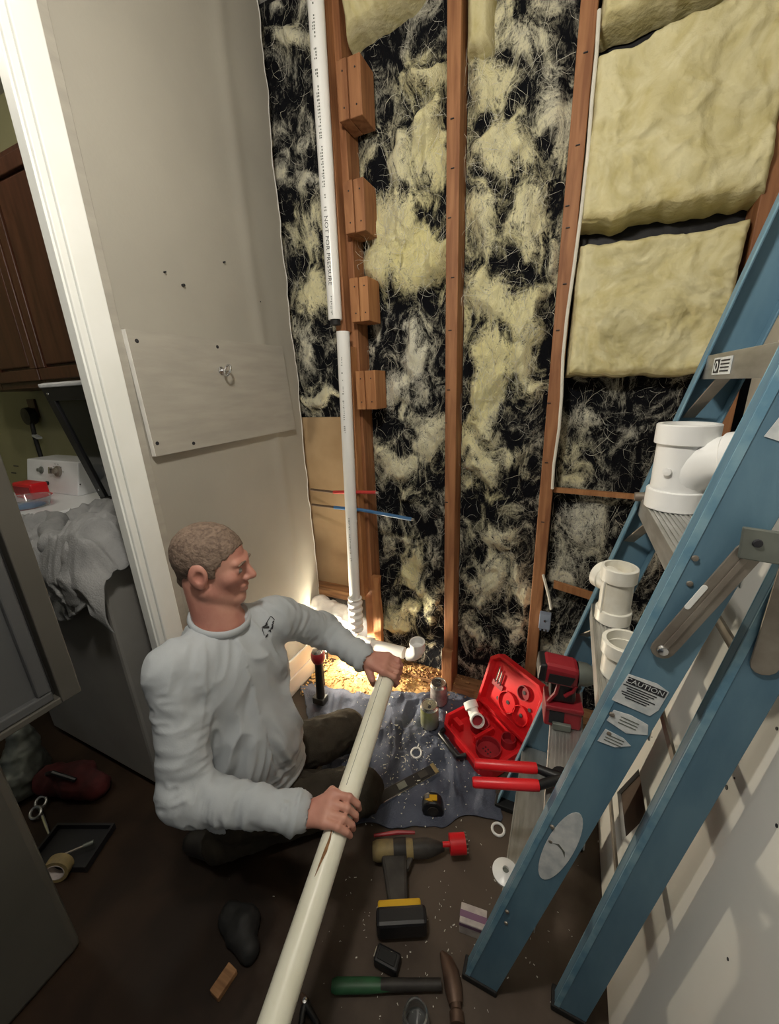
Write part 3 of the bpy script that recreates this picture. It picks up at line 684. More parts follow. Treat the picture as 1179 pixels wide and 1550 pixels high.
# ================================================================== step ladder
def fx(z): return -.126 + .235 * z          # front edge of the front rails
def rx(z): return .094 + .166 * z           # front edge of the rear rails
def yn(z): return .618 + .04 * z
def yf(z): return 1.139 - .04 * z
ld = thing('step_ladder', (.02, .88, 0), 'tall blue fibreglass step ladder with aluminium steps leaning by the white sheet', 'ladder')
ZT = 1.72
def channel(name, X, w, Y, inward, z0, mat, fl=.032, t=.005, ZT=1.98):
    parts = []
    def plate(xa, xb, ya, yb):
        mb = MB(); mb.hexa([(X(z0) + xa, Y(z0) + ya, z0), (X(z0) + xb, Y(z0) + ya, z0), (X(z0) + xb, Y(z0) + yb, z0), (X(z0) + xa, Y(z0) + yb, z0)],
                           [(X(ZT) + xa, Y(ZT) + ya, ZT), (X(ZT) + xb, Y(ZT) + ya, ZT), (X(ZT) + xb, Y(ZT) + yb, ZT), (X(ZT) + xa, Y(ZT) + yb, ZT)]); return mb
    a, b = (0, t) if inward > 0 else (-t, 0); c, d = (t, fl) if inward > 0 else (-fl, -t)
    mb = plate(0, w, a, b)
    for xa, xb in ((0, t), (w - t, w)):
        q = plate(xa, xb, c, d); mb.add(q.V, q.F)
    o = mb.build(name, mat, ld, bevel=.0015)
    if inward > 0: plate(-.0006, .011, -.0012, .001).build('edge_band', M_bluee, o)
    r = plate(-.0004, .0022, (fl - .0015 if inward > 0 else -fl - .0006), (fl + .0006 if inward > 0 else -fl + .0015)); r.build('worn_edge', M_bluee, o)
    return o
fr_n = channel('front_rail', fx, .083, yn, 1, .012, M_blue); fr_f = channel('front_rail', fx, .083, yf, -1, .012, M_blue)
rr_n = channel('rear_rail', rx, .072, lambda z: yn(z) + .036, 1, .012, M_blue, .026, .005, 1.72); rr_f = channel('rear_rail', rx, .072, lambda z: yf(z) - .036, -1, .012, M_blue, .026, .005, 1.72)
for X, Y, w, o, s in ((fx, yn, .083, fr_n, 1), (fx, yf, .083, fr_f, -1), (rx, lambda z: yn(z) + .036, .072, rr_n, 1), (rx, lambda z: yf(z) - .036, .072, rr_f, -1)):
    MB().box((X(0) - .004, min(Y(0) - .004 * s, Y(0) + .04 * s), 0), (X(0) + w + .004, max(Y(0) - .004 * s, Y(0) + .04 * s), .022)).build('rubber_foot', M_rubber, o, bevel=.003)
def step(z):
    x = fx(z) + .006; w = .078; ya, yb = yn(z) + .006, yf(z) - .006
    mb = MB().box((x, ya, z - .004), (x + w, yb, z)); mb.box((x - .004, ya, z - .045), (x, yb, z + .001)); mb.box((x + w - .003, ya, z - .03), (x + w, yb, z))
    o = mb.build('step', M_alu, ld, bevel=.001)
    rb = MB()
    for k in range(9): rb.box((x + .004 + k * .0085, ya + .002, z), (x + .0075 + k * .0085, yb - .002, z + .0022))
    rb.build('tread_ribs', M_alu, o)
    for s, ye in ((1, yn), (-1, yf)):
        yw = ye(z)
        b = MB(); p = Vector((x + .012, yw + s * .115, z - .02)); q_ = Vector((fx(z - .115) + .012, ye(z - .115) + s * .008, z - .125))
        v = (q_ - p); sd = Vector((1, 0, 0)); b.prism([p, q_, q_ + sd * .022, p + sd * .022], (0, 0, .004)); b.build('brace', M_alud, o)
        for zz_ in (.012, -.03): MB().lathe([(.005, 0), (.004, .003), (0, .0035)], (fx(z) + .02, yw - s * .0002, z + zz_), (0, -s, 0), 10).build('rivet', M_alud, o)
        for dx in (.02, .06): MB().lathe([(.005, 0), (.004, .003), (0, .0035)], (fx(z) + dx, yw + s * .0052, z - .03), (0, s, 0), 10).build('rivet', M_alud, o)
    return o
steps = {z: step(z) for z in (.32, .63, .94, 1.25, 1.56)}
# the folded end rod of a step seen at the far rail
o4 = steps[1.25]; a = B(962, 752, yf(1.25) - .04); MB().tube([a + np.array([-.002, 0, 0]), a + np.array([.05, 0, .004])], .011, 12).build('rod_end', M_alud, o4, True)
# label on the top visible step
z5 = 1.56; x5 = fx(z5) + .006 - .0045; T = frame((x5, (yf(z5) + yn(z5)) / 2 + .06, z5 - .022), (0, -1, 0), (0, 0, 1))
MB(T).cbox((0, 0, .0006), (.10, .030, .001)).build('label', M_sticker, steps[1.56])
MB(T).cbox((-.027, 0, .0013), (.03, .024, .0008)).build('label_mark', M_ink, steps[1.56])
MB(T).lathe([(.006, .0018), (.0095, .0018), (.0095, .0022), (.006, .0022)], (-.027, 0, 0), (0, 0, 1), 18, True).build('label_ring', M_sticker, steps[1.56])
for k in range(4): MB(T).cbox((.018, .009 - k * .006, .0013), (.046, .0025, .0008)).build('label_line', M_ink, steps[1.56])
# rear cross bars
for z in (.42, .78, 1.06, 1.4):
    ya, yb = yn(z) + .042, yf(z) - .042
    MB().box((rx(z) + .028, ya, z - .012), (rx(z) + .034, yb, z + .012)).build('rear_bar', M_alud, ld, bevel=.001)
# spreader, folded beside the near rail
ysp = yn(1.1) - .010
def bar(p, q_, w, th_, name, mat, parent, yv):
    p = Vector((p[0], yv, p[2])); q_ = Vector((q_[0], yv, q_[2])); d = (q_ - p).normalized(); n = d.cross(Vector((0, 1, 0))).normalized()
    pts = []
    for e, c, sgn in ((q_, d, 1), (p, -d, -1)):
        for an in np.linspace(-math.pi / 2, math.pi / 2, 7): pts.append(e + (c * math.cos(an) + n * math.sin(an) * sgn) * w)
    return MB().prism(pts, (0, th_, 0)).build(name, mat, parent, bevel=.001)
pA, pB = B(1003, 984, ysp), B(1134, 838, ysp)
sp = bar(pA, pB, .0165, .004, 'spreader', M_alud, ld, ysp)
bar(pA, pB, .004, .0025, 'spreader_rib', M_alud, sp, ysp - .0025)
for P_, r in ((pA, .009), (pB, .007)): MB().lathe([(r, 0), (r * .8, .004), (0, .005)], (P_[0], ysp - .001, P_[2]), (0, -1, 0), 12).build('rivet', M_chrome, sp, True)
p = B(1003, 984, ysp); 
for t0, t1 in ((.42, .62),): 
    a, b = pA + (pB - pA) * t0, pA + (pB - pA) * t1
    bar(a + np.array([-.012, 0, .008]), b + np.array([-.012, 0, .008]), .004, .001, 'paint_splash', M_trimw, sp, ysp - .0012)
bA, bB = B(1120, 826, ysp - .006), B(1215, 838, ysp - .006)
bk_ = MB().prism([Vector((q[0], ysp - .008, q[2])) for q in (B(1114, 842, ysp), B(1122, 795, ysp), B(1240, 812, ysp), B(1235, 862, ysp))], (0, .006, 0)).build('spreader_bracket', M_alug, ld, bevel=.002)
p = B(1147, 823, ysp - .009); MB().lathe([(.006, 0), (.005, .003), (0, .0035)], (p[0], ysp - .008, p[2]), (0, -1, 0), 12).build('rivet', M_ink, bk_)
yr = yn(1.1) + .030
bar(B(1158, 1008, yr), B(1225, 800, yr), .018, .004, 'spreader', M_alud, ld, yr)
# stickers on the near front rail
def rail_T(u, v):
    p = B(u, v, .64)
    for _ in range(6): p = B(u, v, yn(p[2]))
    ax = Vector((.235, .04, 1)).normalized(); sd = Vector((1, 0, -.235)).normalized()
    return frame(Vector(p) - Vector((0, .0006, 0)), sd, ax)
T = rail_T(966, 1056) @ Matrix.Scale(1.12, 4)
lab = MB(T).prism([(-.030, -.022, 0), (.024, -.022, 0), (.030, -.006, 0), (.030, .030, 0), (.012, .036, 0), (-.026, .033, 0)], (0, 0, .0006)).build('caution_label', M_sticker, fr_n)
MB(T).cbox((0.002, .0235, .0009), (.052, .0115, .0006)).build('label_band', M_ink, lab)
text_on(T, 'CAUTION', .0115, 'label_lettering', M_sticker, lab, .0016).location = (0, 0, 0)
V_, F_ = text_mesh('CAUTION', .0115); lab2 = [c for c in lab.children if c.name.startswith('label_lettering')][0]
bpy.data.objects.remove(lab2)
mb = MB(T); mb.add([(x, y + .0235, .0016) for x, y, _ in V_], F_); mb.build('label_lettering', M_sticker, lab)
for k in range(6):
    MB(T).cbox((-.003 + .002 * (k % 2), .0135 - k * .0042, .0009), (.046 - .008 * (k % 3), .0016, .0005)).build('label_line', M_ink, lab)
for (u, v, pts) in ((951, 1094, [(-.028, -.012, 0), (.004, -.02, 0), (.03, -.006, 0), (.024, .012, 0), (-.002, .016, 0), (-.026, .012, 0)]), (929, 1120, [(-.02, -.015, 0), (.006, -.012, 0), (.024, .004, 0), (.01, .012, 0), (-.018, .014, 0)])):
    T2 = rail_T(u, v) @ Matrix.Scale(1.1, 4); l2 = MB(T2).prism(pts, (0, 0, .0006)).build('torn_label', M_sticker, fr_n)
    for k in range(3): MB(T2).cbox((.0, .006 - k * .006, .0009), (.026, .0016, .0005)).build('label_line', M_alug, l2)
T3 = rail_T(847, 1282)
MB(T3).prism([(.0255 * math.cos(a), .112 * math.sin(a), 0) for a in np.linspace(0, 6.283, 33)[:-1]], (0, 0, .0007)).build('oval_sticker', M_sticker, fr_n)
MB(T3).prism([(-.014, .002, 0), (-.004, .008, 0), (.012, -.004, 0), (.016, -.018, 0), (.006, -.004, 0), (-.006, .003, 0)], (0, 0, .0011)).build('tear', M_alug, fr_n)
T4 = rail_T(1180, 650); MB(T4).prism([(-.012, -.012, 0), (.02, -.016, 0), (.02, .03, 0), (-.006, .02, 0)], (0, 0, .0007)).build('torn_label', M_sticker, fr_n)

# ================================================================== fittings on the ladder steps
def hub(c, ax, r, ri, h, mat, parent, name='hub'):
    return MB().lathe([(ri, 0), (r - .0015, 0), (r, .0015), (r, h - .0015), (r - .0015, h), (ri, h)], c, ax, 32, True).build(name, mat, parent, True)
def wall_tube(c, ax, r, ri, h, mat, parent, name):
    return MB().lathe([(ri, 0), (r, 0), (r, h), (ri, h)], c, ax, 32, True).build(name, mat, parent, True)
zt4 = 1.2525; c = F(1032, 783, zt4); c = np.array([c[0] - .0, c[1] - .06, zt4]); c = np.array([fx(1.25) + .050, F(1032, 783, zt4)[1] * .97, zt4])
c[1] = .985; c[0] = fx(1.25) + .052
t = thing('pipe_tee', c, 'large bright white plastic sanitary tee standing on a ladder step', 'pipe fitting', 'fittings on the ladder')
R0 = .049
hub(c, (0, 0, 1), R0 + .006, R0 - .008, .042, M_pvc, t); wall_tube(c + [0, 0, .03], (0, 0, 1), R0, R0 - .007, .115, M_pvc, t, 'body'); hub(c + [0, 0, .138], (0, 0, 1), R0 + .006, R0 - .003, .040, M_pvc, t)
sw = []
for k in range(9):
    an = k / 8 * math.radians(75); sw.append(Vector(c) + Vector((0, 0, .045)) + Vector((.8, -.55, 0)).normalized() * (.075 * (1 - math.cos(an)) + .02 * k / 8) + Vector((0, 0, 1)) * .072 * math.sin(an))
MB().tube(sw, R0 * .93, 24).build('branch', M_pvc, t, True); dr = Vector((.8, -.55, .2)).normalized()
hub(Vector(sw[-1]), dr, R0 + .002, R0 - .007, .022, M_pvc, t, 'branch_hub')
MB().lathe([(.008, 0), (.008, .004), (0, .005)], Vector(c) + Vector((-.03, -.042, .085)), (-.55, -.8, 0), 14).build('mould_mark', M_pvc, t, True)
zt3 = .9425; c = np.array([fx(.94) + .046, 1.0, zt3])
R0 = .0355
t = thing('pipe_tee', c, 'smaller scuffed white plastic tee standing on the ribbed ladder step', 'pipe fitting', 'fittings on the ladder')
hub(c, (0, 0, 1), R0 + .005, R0 - .006, .034, M_pvcold, t); wall_tube(c + [0, 0, .028], (0, 0, 1), R0, R0 - .006, .09, M_pvcold, t, 'body'); hub(c + [0, 0, .112], (0, 0, 1), R0 + .005, R0 - .002, .036, M_pvcold, t)
MB().tube([Vector(c) + Vector((0, 0, .10)), Vector(c) + Vector((-.028, .03, .103))], R0 * .9, 24).build('branch', M_pvcold, t, True)
hub(Vector(c) + Vector((-.024, .026, .103)), (-.68, .73, .05), R0 - .001, R0 - .008, .02, M_pvcold, t, 'branch_hub')
MB().tube([Vector(c) + Vector((-.03, -.026, .03)), Vector(c) + Vector((-.03, -.026, .115))], .003, 8).build('mould_seam', M_pvcold, t)
c = np.array([fx(.94) + .046, .79, zt3])
t = thing('pipe_coupling', c, 'short scuffed white coupling half hidden behind the near ladder rail', 'pipe fitting')
wall_tube(c, (0, 0, 1), R0 + .002, R0 - .003, .06, M_pvcold, t, 'body'); hub(c + [0, 0, .05], (0, 0, 1), R0 + .007, R0 - .001, .03, M_pvcold, t)
c = F(765, 1322, .3225)
t = thing('flange_cap', c, 'round white plastic cap with a centre hole on the lowest step', 'pipe fitting')
MB().lathe([(.008, 0), (.032, 0), (.033, .006), (.012, .012), (.008, .016)], c, (0, 0, 1), 28, True).build('disc', M_pvc, t, True)
MB().lathe([(0, .009), (.0085, .009)], c, (0, 0, 1), 16).build('bore', M_alug, t)

# ================================================================== laundry
def washer(name, x0, x1, y0, y1, zt, label, front):
    t = thing(name, ((x0 + x1) / 2, (y0 + y1) / 2, 0), label, 'washing machine', 'laundry machines')
    MB().box((x0, y0, .03), (x1, y1, zt - .035)).build('body', front, t, bevel=.012)
    MB().box((x0 - .003, y0 - .006, zt - .034), (x1 + .003, y1, zt)).build('top', M_wash, t, bevel=.008)
    for a in (x0 + .05, x1 - .05):
        for b in (y0 + .06, y1 - .06): MB().lathe([(.02, 0), (.02, .03)], (a, b, 0), seg=10).build('foot', M_rubber, t)
    return t
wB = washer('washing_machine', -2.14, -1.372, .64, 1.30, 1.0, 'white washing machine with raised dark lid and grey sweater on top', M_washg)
pl0, ph0 = np.array([-2.10, 1.24, 1.015]), np.array([-2.10, 1.02, 1.60])
hl = S(155, 742, -2.06); tl = S(65, 585, -2.06)
bl_, tl_ = Vector((-2.06, hl[1], 1.03)), Vector((-2.06, tl[1], tl[2])); bl_.y = min(hl[1], 1.24)
e2 = (tl_ - bl_); hh = e2.length; T = frame(bl_, (1, 0, 0), e2); ww = .62
lid = MB(T).box((0, 0, -.012), (ww, .05, .012)); 
for lo, hi in (((0, hh - .06, -.012), (ww, hh, .012)), ((0, .05, -.012), (.05, hh - .06, .012)), ((ww - .05, .05, -.012), (ww, hh - .06, .012))): lid.box(lo, hi)
lo_ = lid.build('lid', M_blackp, wB, bevel=.003)
MB(T).box((.05, .05, -.003), (ww - .05, hh - .06, .003)).build('glass', M_glassd, lo_)
MB(T).box((-.002, hh - .004, -.014), (ww, hh + .012, .016)).build('lid_rim', M_wash, lo_, bevel=.004)
for a in (.03, ww - .03):
    for b in (.09, hh - .03): MB(T).lathe([(.005, 0), (.005, .002), (0, .003)], (a, b, .012), (0, 0, 1), 10).build('screw', M_chrome, lo_)
MB().tube([bl_ + Vector((.02, -.03, -.035)), bl_ + Vector((.02, -.03, .02)), bl_ + Vector((.05, 0, .03)), bl_ + Vector((.2, 0, .02))], .012, 8).build('hinge', M_blackp, wB, True)
MB().box((-1.98, 1.2, 1.0), (-1.45, 1.28, 1.045)).build('hinge_cover', M_wash, wB, bevel=.006)
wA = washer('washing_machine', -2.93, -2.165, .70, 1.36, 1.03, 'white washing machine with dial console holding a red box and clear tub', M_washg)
xa, xb = -2.93, -2.405
cf = MB().hexa([(xa, 1.14, 1.03), (xb, 1.14, 1.03), (xb, 1.34, 1.03), (xa, 1.34, 1.03)], [(xa, 1.185, 1.21), (xb, 1.185, 1.21), (xb, 1.34, 1.21), (xa, 1.34, 1.21)]).build('console', M_wash, wA, bevel=.006)
nrm = Vector((0, -.18, .045)).normalized()
def con(u, v):
    p = B(u, v, 1.16); return Vector((p[0], 1.14 + .045 * (p[2] - 1.03) / .18, p[2]))
for u, v, r, h, mt_ in ((60, 712, .020, .006, M_alug), (86, 714, .030, .012, M_alud), (75, 731, .012, .01, M_ink)):
    c = con(u, v); d_ = MB().lathe([(r, 0), (r, h), (r * .55, h + .003), (r * .5, h + .016), (0, h + .016)], c, nrm, 20).build('dial', mt_, cf, True)
c = con(82, 713); T = frame(c + nrm * .022, (1, 0, 0), (0, .24, .97)); MB(T).cbox((-.004, 0, .006), (.010, .036, .014)).build('dial_pointer', M_chrome, cf)
for u, v in ((124, 708), (123, 733)):
    c = con(u, v); MB().lathe([(.004, 0), (.004, .003), (0, .004)], c, nrm, 8).build('screw', M_ink, cf)
for k in range(10):
    an = k / 10 * 6.283; c = con(86, 714) + Vector((math.cos(an) * .044, -.002, math.sin(an) * .044)); MB().cbox(c, (.012, .002, .003)).build('dial_mark', M_alug, cf)
for v in (706, 716): c = con(20, v); MB().cbox(c, (.05, .004, .006)).build('dial_mark', M_ink, cf)
c = F(42, 748, 1.034); c = np.array([-2.63, 1.04, 1.031])
rb = thing('detergent_box', c, 'glossy red box on the laundry machine in front of the dials', 'box')
MB().box((c[0] - .10, c[1] - .035, 1.031), (c[0] + .085, c[1] + .045, 1.118)).build('carton', M_red, rb, bevel=.008); MB().box((c[0] - .09, c[1] - .037, 1.06), (c[0] + .07, c[1] - .034, 1.10)).build('front_panel', M_reddk, rb)
c = np.array([-2.43, .93, 1.031]); tb = thing('plastic_tub', c, 'clear shallow plastic tub with blue powder beside the red box', 'tub')
MB().lathe([(.0, .0), (.085, 0), (.10, .045), (.106, .048), (.097, .045), (.082, .003), (0, .003)], c, seg=28).build('shell', M_clear, tb, True)
MB().lathe([(0, .004), (.07, .004), (.06, .012), (0, .018)], c + [.0, -.0, 0], seg=24).build('powder', M_bluepex, tb, True)
# grey sweater over the front edge of the machine
nu, nv = 110, 120; s = np.linspace(0, 1, nu); tt = np.linspace(0, 1, nv); U, Vv = np.meshgrid(s, tt, indexing='ij')
X = -2.00 + .70 * U; drop = .10 + .17 * np.sin(np.clip(U * 1.15, 0, 1) * math.pi) ** .8 * (1 - .35 * U) + .03 * fbm(np.stack([U * 6, U * 0, U * 0], -1), 2, 5)
Ltop = .40 + .08 * np.sin(U * 5 + .6); arc = Vv * (Ltop + drop); over = np.clip(arc - Ltop, 0, None); rd = .035
Y = .628 + np.clip(Ltop - arc, 0, None); Z = 1.004 - over
bend = np.clip(over / rd, 0, 1); Y = Y - .012 * bend
q = np.stack([X * 7, arc * 7, X * 0], -1); q = q + 1.4 * np.stack([fbm(q * .6, 2, 71), fbm(q * .6, 2, 73), X * 0], -1)
w_ = ridged(q, 3, 75); lump = .13 * np.clip(w_ - .38, 0, 1) ** 1.1 + .05 * fbm(q * .5, 2, 77)
topm = np.clip(1 - over / .05, 0, 1); Z = Z + topm * (lump + .05 * np.exp(-((U - .75) / .22) ** 2 - ((arc - .22) / .14) ** 2)); Y = Y - (1 - topm) * (lump * .55 + .004)
X = X + .04 * (fbm(q + 9, 2, 79) - .5)
Z = np.where(topm > .9, np.maximum(Z, 1.006), Z) - 1.3 * np.clip(X + 1.365, 0, 1)
sw_ = slab('sweater', np.stack([X, Y, Z], -1), (0, .003, -.003), M_grey, None, True); tag(sw_, 'crumpled grey fleece sweater draped over the front edge of the washing machine', 'sweater')
# rolled sleeve on top
fl_ = Field((-2.0, .55, .85), (-1.3, 1.1, 1.2), .008)
pp = [(-1.88, .80, 1.06), (-1.76, .72, 1.055), (-1.66, .67, 1.04), (-1.56, .70, 1.06), (-1.48, .74, 1.06)]
for a, b in zip(pp, pp[1:]): fl_.cone(a, b, .034, .036, .03)
pp = [(-1.62, .95, 1.09), (-1.55, .86, 1.11), (-1.48, .76, 1.09), (-1.45, .66, 1.04), (-1.44, .622, .96), (-1.45, .615, .90)]
for a, b in zip(pp, pp[1:]): fl_.cone(a, b, .05, .046, .03)
V, Fq = fl_.mesh(); n_ = vnormals(V, Fq); V = V + n_ * (.02 * (ridged(V * 16, 3, 15) - .6))[:, None]
mesh_obj('sleeve', V, Fq, M_grey, sw_, True)

# cupboards above the machines
yc = 1.13
for x0, x1, lab in ((-3.30, -2.86, 'dark brown wall cupboard in the far laundry corner, partly cut off'), (-2.855, -2.42, 'dark brown framed wall cupboard above the red box'), (-2.415, -1.97, 'dark brown framed wall cupboard above the raised lid'), (-1.965, -1.36, 'dark brown wall cupboard hidden behind the white casing')):
    t = thing('wall_cupboard', ((x0 + x1) / 2, 1.3, 1.60), lab, 'cupboard', 'brown laundry cupboards')
    MB().box((x0, yc + .02, 1.60), (x1, 1.469, 2.52)).build('carcass', M_brown, t)
    d = MB(); f = .055
    for lo, hi in (((x0 + .006, yc, 1.63), (x1 - .006, yc + .019, 1.63 + f)), ((x0 + .006, yc, 2.49 - f), (x1 - .006, yc + .019, 2.49)), ((x0 + .006, yc, 1.63 + f), (x0 + .006 + f, yc + .019, 2.49 - f)), ((x1 - .006 - f, yc, 1.63 + f), (x1 - .006, yc + .019, 2.49 - f))): d.box(lo, hi)
    d = d.build('door', M_brown, t, bevel=.004)
    MB().box((x0 + .006 + f + .012, yc + .004, 1.63 + f + .012), (x1 - .006 - f - .012, yc + .019, 2.49 - f - .012)).build('door_panel', M_brown, d, bevel=.008)
# plug and cord
p = B(48, 630, 1.44); pg = thing('power_cord', p, 'black plug with a hanging cord in the olive laundry wall', 'plug')
MB().box((p[0] - .045, 1.455, p[2] - .01), (p[0] + .045, 1.469, p[2] + .11)).build('outlet_plate', M_brown, pg, bevel=.003)
MB().lathe([(.05, 0), (.06, .02), (.055, .05), (0, .055)], (p[0], 1.455, p[2]), (0, -1, 0), 16).build('plug', M_blackp, pg, True)
pts = [B(u, v, 1.42) for u, v in ((48, 640), (53, 662), (60, 685), (68, 710), (72, 740))]
MB().tube(pts, .014, 8).build('cord', M_blackp, pg, True)
c = B(56, 661, 1.415); MB().cbox(c, (.06, .03, .012), Matrix.Rotation(.3, 3, 'Y')).build('cord_tag', M_sticker, pg)

# grey upright appliance by the doorway
ap = thing('upright_appliance', (-1.5, -.1, 0), 'tall pale grey appliance with an ajar framed door beside the doorway', 'appliance')
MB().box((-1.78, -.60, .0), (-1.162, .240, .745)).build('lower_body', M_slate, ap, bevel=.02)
X0 = -1.136; Y1, Z0, Z1 = .418, .775, 1.95; Y0 = -.45
fr = MB()
for lo, hi in (((X0 - .05, Y1 - .045, Z0), (X0, Y1, Z1)), ((X0 - .05, Y0, Z0), (X0, Y1 - .045, Z0 + .018))): fr.box(lo, hi)
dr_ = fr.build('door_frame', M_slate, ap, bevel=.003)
MB().box((X0 - .05, Y0, Z0 + .018), (X0 - .03, Y1 - .045, Z1)).build('gasket', M_rubber, dr_)
pn = MB()
for lo, hi in (((X0 - .03, Y1 - .085, Z0 + .045), (X0 - .004, Y1 - .056, Z1)), ((X0 - .03, Y0, Z0 + .019), (X0 - .004, Y1 - .056, Z0 + .045))): pn.box(lo, hi)
pn.build('inner_frame', M_slate2, dr_, bevel=.004)
MB().box((X0 - .03, Y0, Z0 + .045), (X0 - .02, Y1 - .085, Z1)).build('inner_panel', M_slate2, dr_)
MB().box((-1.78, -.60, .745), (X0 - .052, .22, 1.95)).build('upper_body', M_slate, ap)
# ================================================================== the kneeling man and the pipe he holds
A = np.array
ptop, pbot = A([-.515, 1.02, .545]), A([-.424, .30, .357]); pax = (pbot - ptop) / np.linalg.norm(pbot - ptop)
pend = ptop + pax * 1.02; RP = .0315
hp = thing('held_pipe', pend, 'long cream white plastic pipe held in both hands', 'pipe')
MB().lathe([(RP - .004, 0), (RP, 0), (RP, 1.02), (RP - .004, 1.02)], ptop, pax, 32, True).build('pipe', M_pvcy, hp, True)
MB().tube([ptop + pax * .004 + A([-.004, 0, RP + .0003]) * 1., ptop + pax * .38 + A([-.004, .0, RP + .0003])], .0009, 6).build('print_line', M_alug, hp)
def pipe_face(s_, ang):             # a point on the pipe's skin, turned by ang from the upper side
    c_ = ptop + pax * s_; u_ = A([0, 0, 1.]) - pax * pax[2]; u_ /= np.linalg.norm(u_); w_ = np.cross(pax, u_); return c_ + (u_ * math.cos(ang) + w_ * math.sin(ang)) * (RP + .0002)
MB().tube([pipe_face(s_, a_) for s_, a_ in ((.475, .1), (.495, .0), (.52, .02), (.545, .12), (.57, .2))], [.0008, .003, .0045, .0025, .0006], 6).build('scuff', M_plate, hp)
MB().tube([pipe_face(s_, -.1) for s_ in (.44, .46, .485)], [.0006, .0016, .0006], 6).build('scuff', M_alug, hp)

Hd = A([-.918, .722, 1.052])
hf = A([.89, .44, -.13]); hf /= np.linalg.norm(hf); hl_ = np.cross([0, 0, 1.], hf); hl_ /= np.linalg.norm(hl_); hu = np.cross(hf, hl_)
AX = np.stack([hf, hl_, hu])
def HL(f, l, u): return Hd + hf * f + hl_ * l + hu * u
nb = A([-.935, .712, .865])
Rs, Ls = A([-.94, .555, .80]), A([-.865, .865, .80]); Re, Rw = A([-.845, .452, .495]), A([-.562, .565, .445])
Le, Lw = A([-.80, 1.055, .64]), A([-.60, 1.015, .595])
fd = A([.965, -.26, 0]); sdv = A([.26, .965, 0]); BX = np.stack([fd, sdv, A([0, 0, 1.])])
Rh, Rk, Ra = A([-.90, .635, .19]), A([-.585, .905, .092]), A([-.96, .575, .065])
Lh, Lk, La = A([-.94, .80, .19]), A([-.765, 1.10, .115]), A([-1.05, .84, .065])

bf = Field((-1.2, .32, .0), (-.36, 1.24, 1.2), .004)
# trunk and limbs under the clothes
bf.ell((-.915, .705, .64), (.095, .15, .2), BX); bf.ell((-.915, .71, .40), (.115, .145, .2), BX); bf.ell((-.935, .72, .22), (.11, .145, .11), BX)
for s_ in (Rs, Ls): bf.cone(nb - A([0, 0, .03]), s_, .045, .045, .04)
for a, b, r0, r1 in ((Rs, Re, .046, .038), (Re, Rw, .036, .027), (Ls, Le, .046, .038), (Le, Lw, .036, .027), (Rh, Rk, .06, .045), (Rk, Ra, .04, .03), (Lh, Lk, .06, .045), (Lk, La, .04, .03)): bf.cone(a, b, r0, r1, .03)
# neck
bf.cone(HL(-.028, 0, -.055), nb, .060, .066, .03); bf.cone(HL(.0, 0, -.085), nb + A([.03, 0, -.02]), .05, .055, .03)
# head
bf.ell(HL(-.014, 0, .032), (.100, .077, .089), AX, .02)
bf.ell(HL(.030, 0, -.028), (.064, .061, .085), AX, .02)
for s_ in (-1, 1):
    bf.cone(HL(-.002, s_ * .054, -.060), HL(.064, s_ * .014, -.100), .022, .019, .02)
    bf.cone(HL(.078, s_ * .036, .022), HL(.088, s_ * .008, .02), .011, .012, .012)
    bf.ball(HL(.062, s_ * .040, -.022), .022, .018)
    bf.ball(HL(.099, s_ * .033, -.001), .0125, .012, 'sub')
    bf.ball(HL(.079, s_ * .031, .0), .0125, .003)
    bf.ball(HL(.099, s_ * .0125, -.033), .0085, .006)
    bf.cone(HL(.089, s_ * .017, -.060), HL(.0945, 0, -.058), .005, .0065, .006); bf.cone(HL(.087, s_ * .015, -.071), HL(.0905, 0, -.072), .006, .008, .006)
    # ear
    bf.ell(HL(-.010, s_ * .079, -.004), (.027, .012, .037), AX, .006); bf.ell(HL(-.004, s_ * .088, -.002), (.012, .008, .017), AX, .004, 'sub'); bf.ball(HL(-.004, s_ * .076, -.032), .011, .006)
bf.cone(HL(.088, 0, .014), HL(.113, 0, -.026), .008, .0125, .012)
bf.ball(HL(.070, 0, -.103), .021, .016)
bf.cone(HL(.0995, .016, -.0652), HL(.0995, -.016, -.0652), .0022, .0022, .002, 'sub')
# hands: fingers bent round the pipe
def hand(center, wrist, elbow, side, offs, ph, thumb_o):
    s_ = center - wrist; s_ = s_ - pax * (s_ @ pax); s_ /= np.linalg.norm(s_); n = np.cross(s_, pax); n = n if n[2] > 0 else -n
    def at(o, deg, r): a = math.radians(deg); return center + pax * o + (-s_ * math.cos(a) + n * math.sin(a)) * r
    ln = (.92, 1.0, .97, .82); mc = []
    for i, o in enumerate(offs):
        p0 = at(o, ph[0], RP + .016); p1 = at(o * 1.04, ph[0] + 62 * ln[i], RP + .0135); p2 = at(o * 1.02, ph[0] + 108 * ln[i], RP + .0105); p3 = at(o * .98, ph[0] + 145 * ln[i], RP + .009)
        bf.cone(p0, p1, .0105, .0098, .005); bf.cone(p1, p2, .0098, .0088, .002); bf.cone(p2, p3, .0088, .0075, .002); mc.append(p0)
        bf.ball(p1 + (p1 - center - pax * o) * .02, .0102, .004)
    for i in range(4):
        w_ = wrist + pax * (offs[i] * .45) ; bf.cone(w_, mc[i], .0165, .0135, .012)
    bf.cone(wrist + (elbow - wrist) * .25, wrist, .025, .024, .02)
    t0 = wrist + s_ * .018 + pax * thumb_o * .55 - n * .010; t1 = at(thumb_o, -5, RP + .016); t2 = at(thumb_o * .92, -50, RP + .0115); t3 = at(thumb_o * .85, -92, RP + .010)
    bf.cone(t0, t1, .016, .0125, .01); bf.cone(t1, t2, .0122, .0105, .003); bf.cone(t2, t3, .0105, .0085, .002)
rc = ptop + pax * ((.60 - ptop[1]) / pax[1])
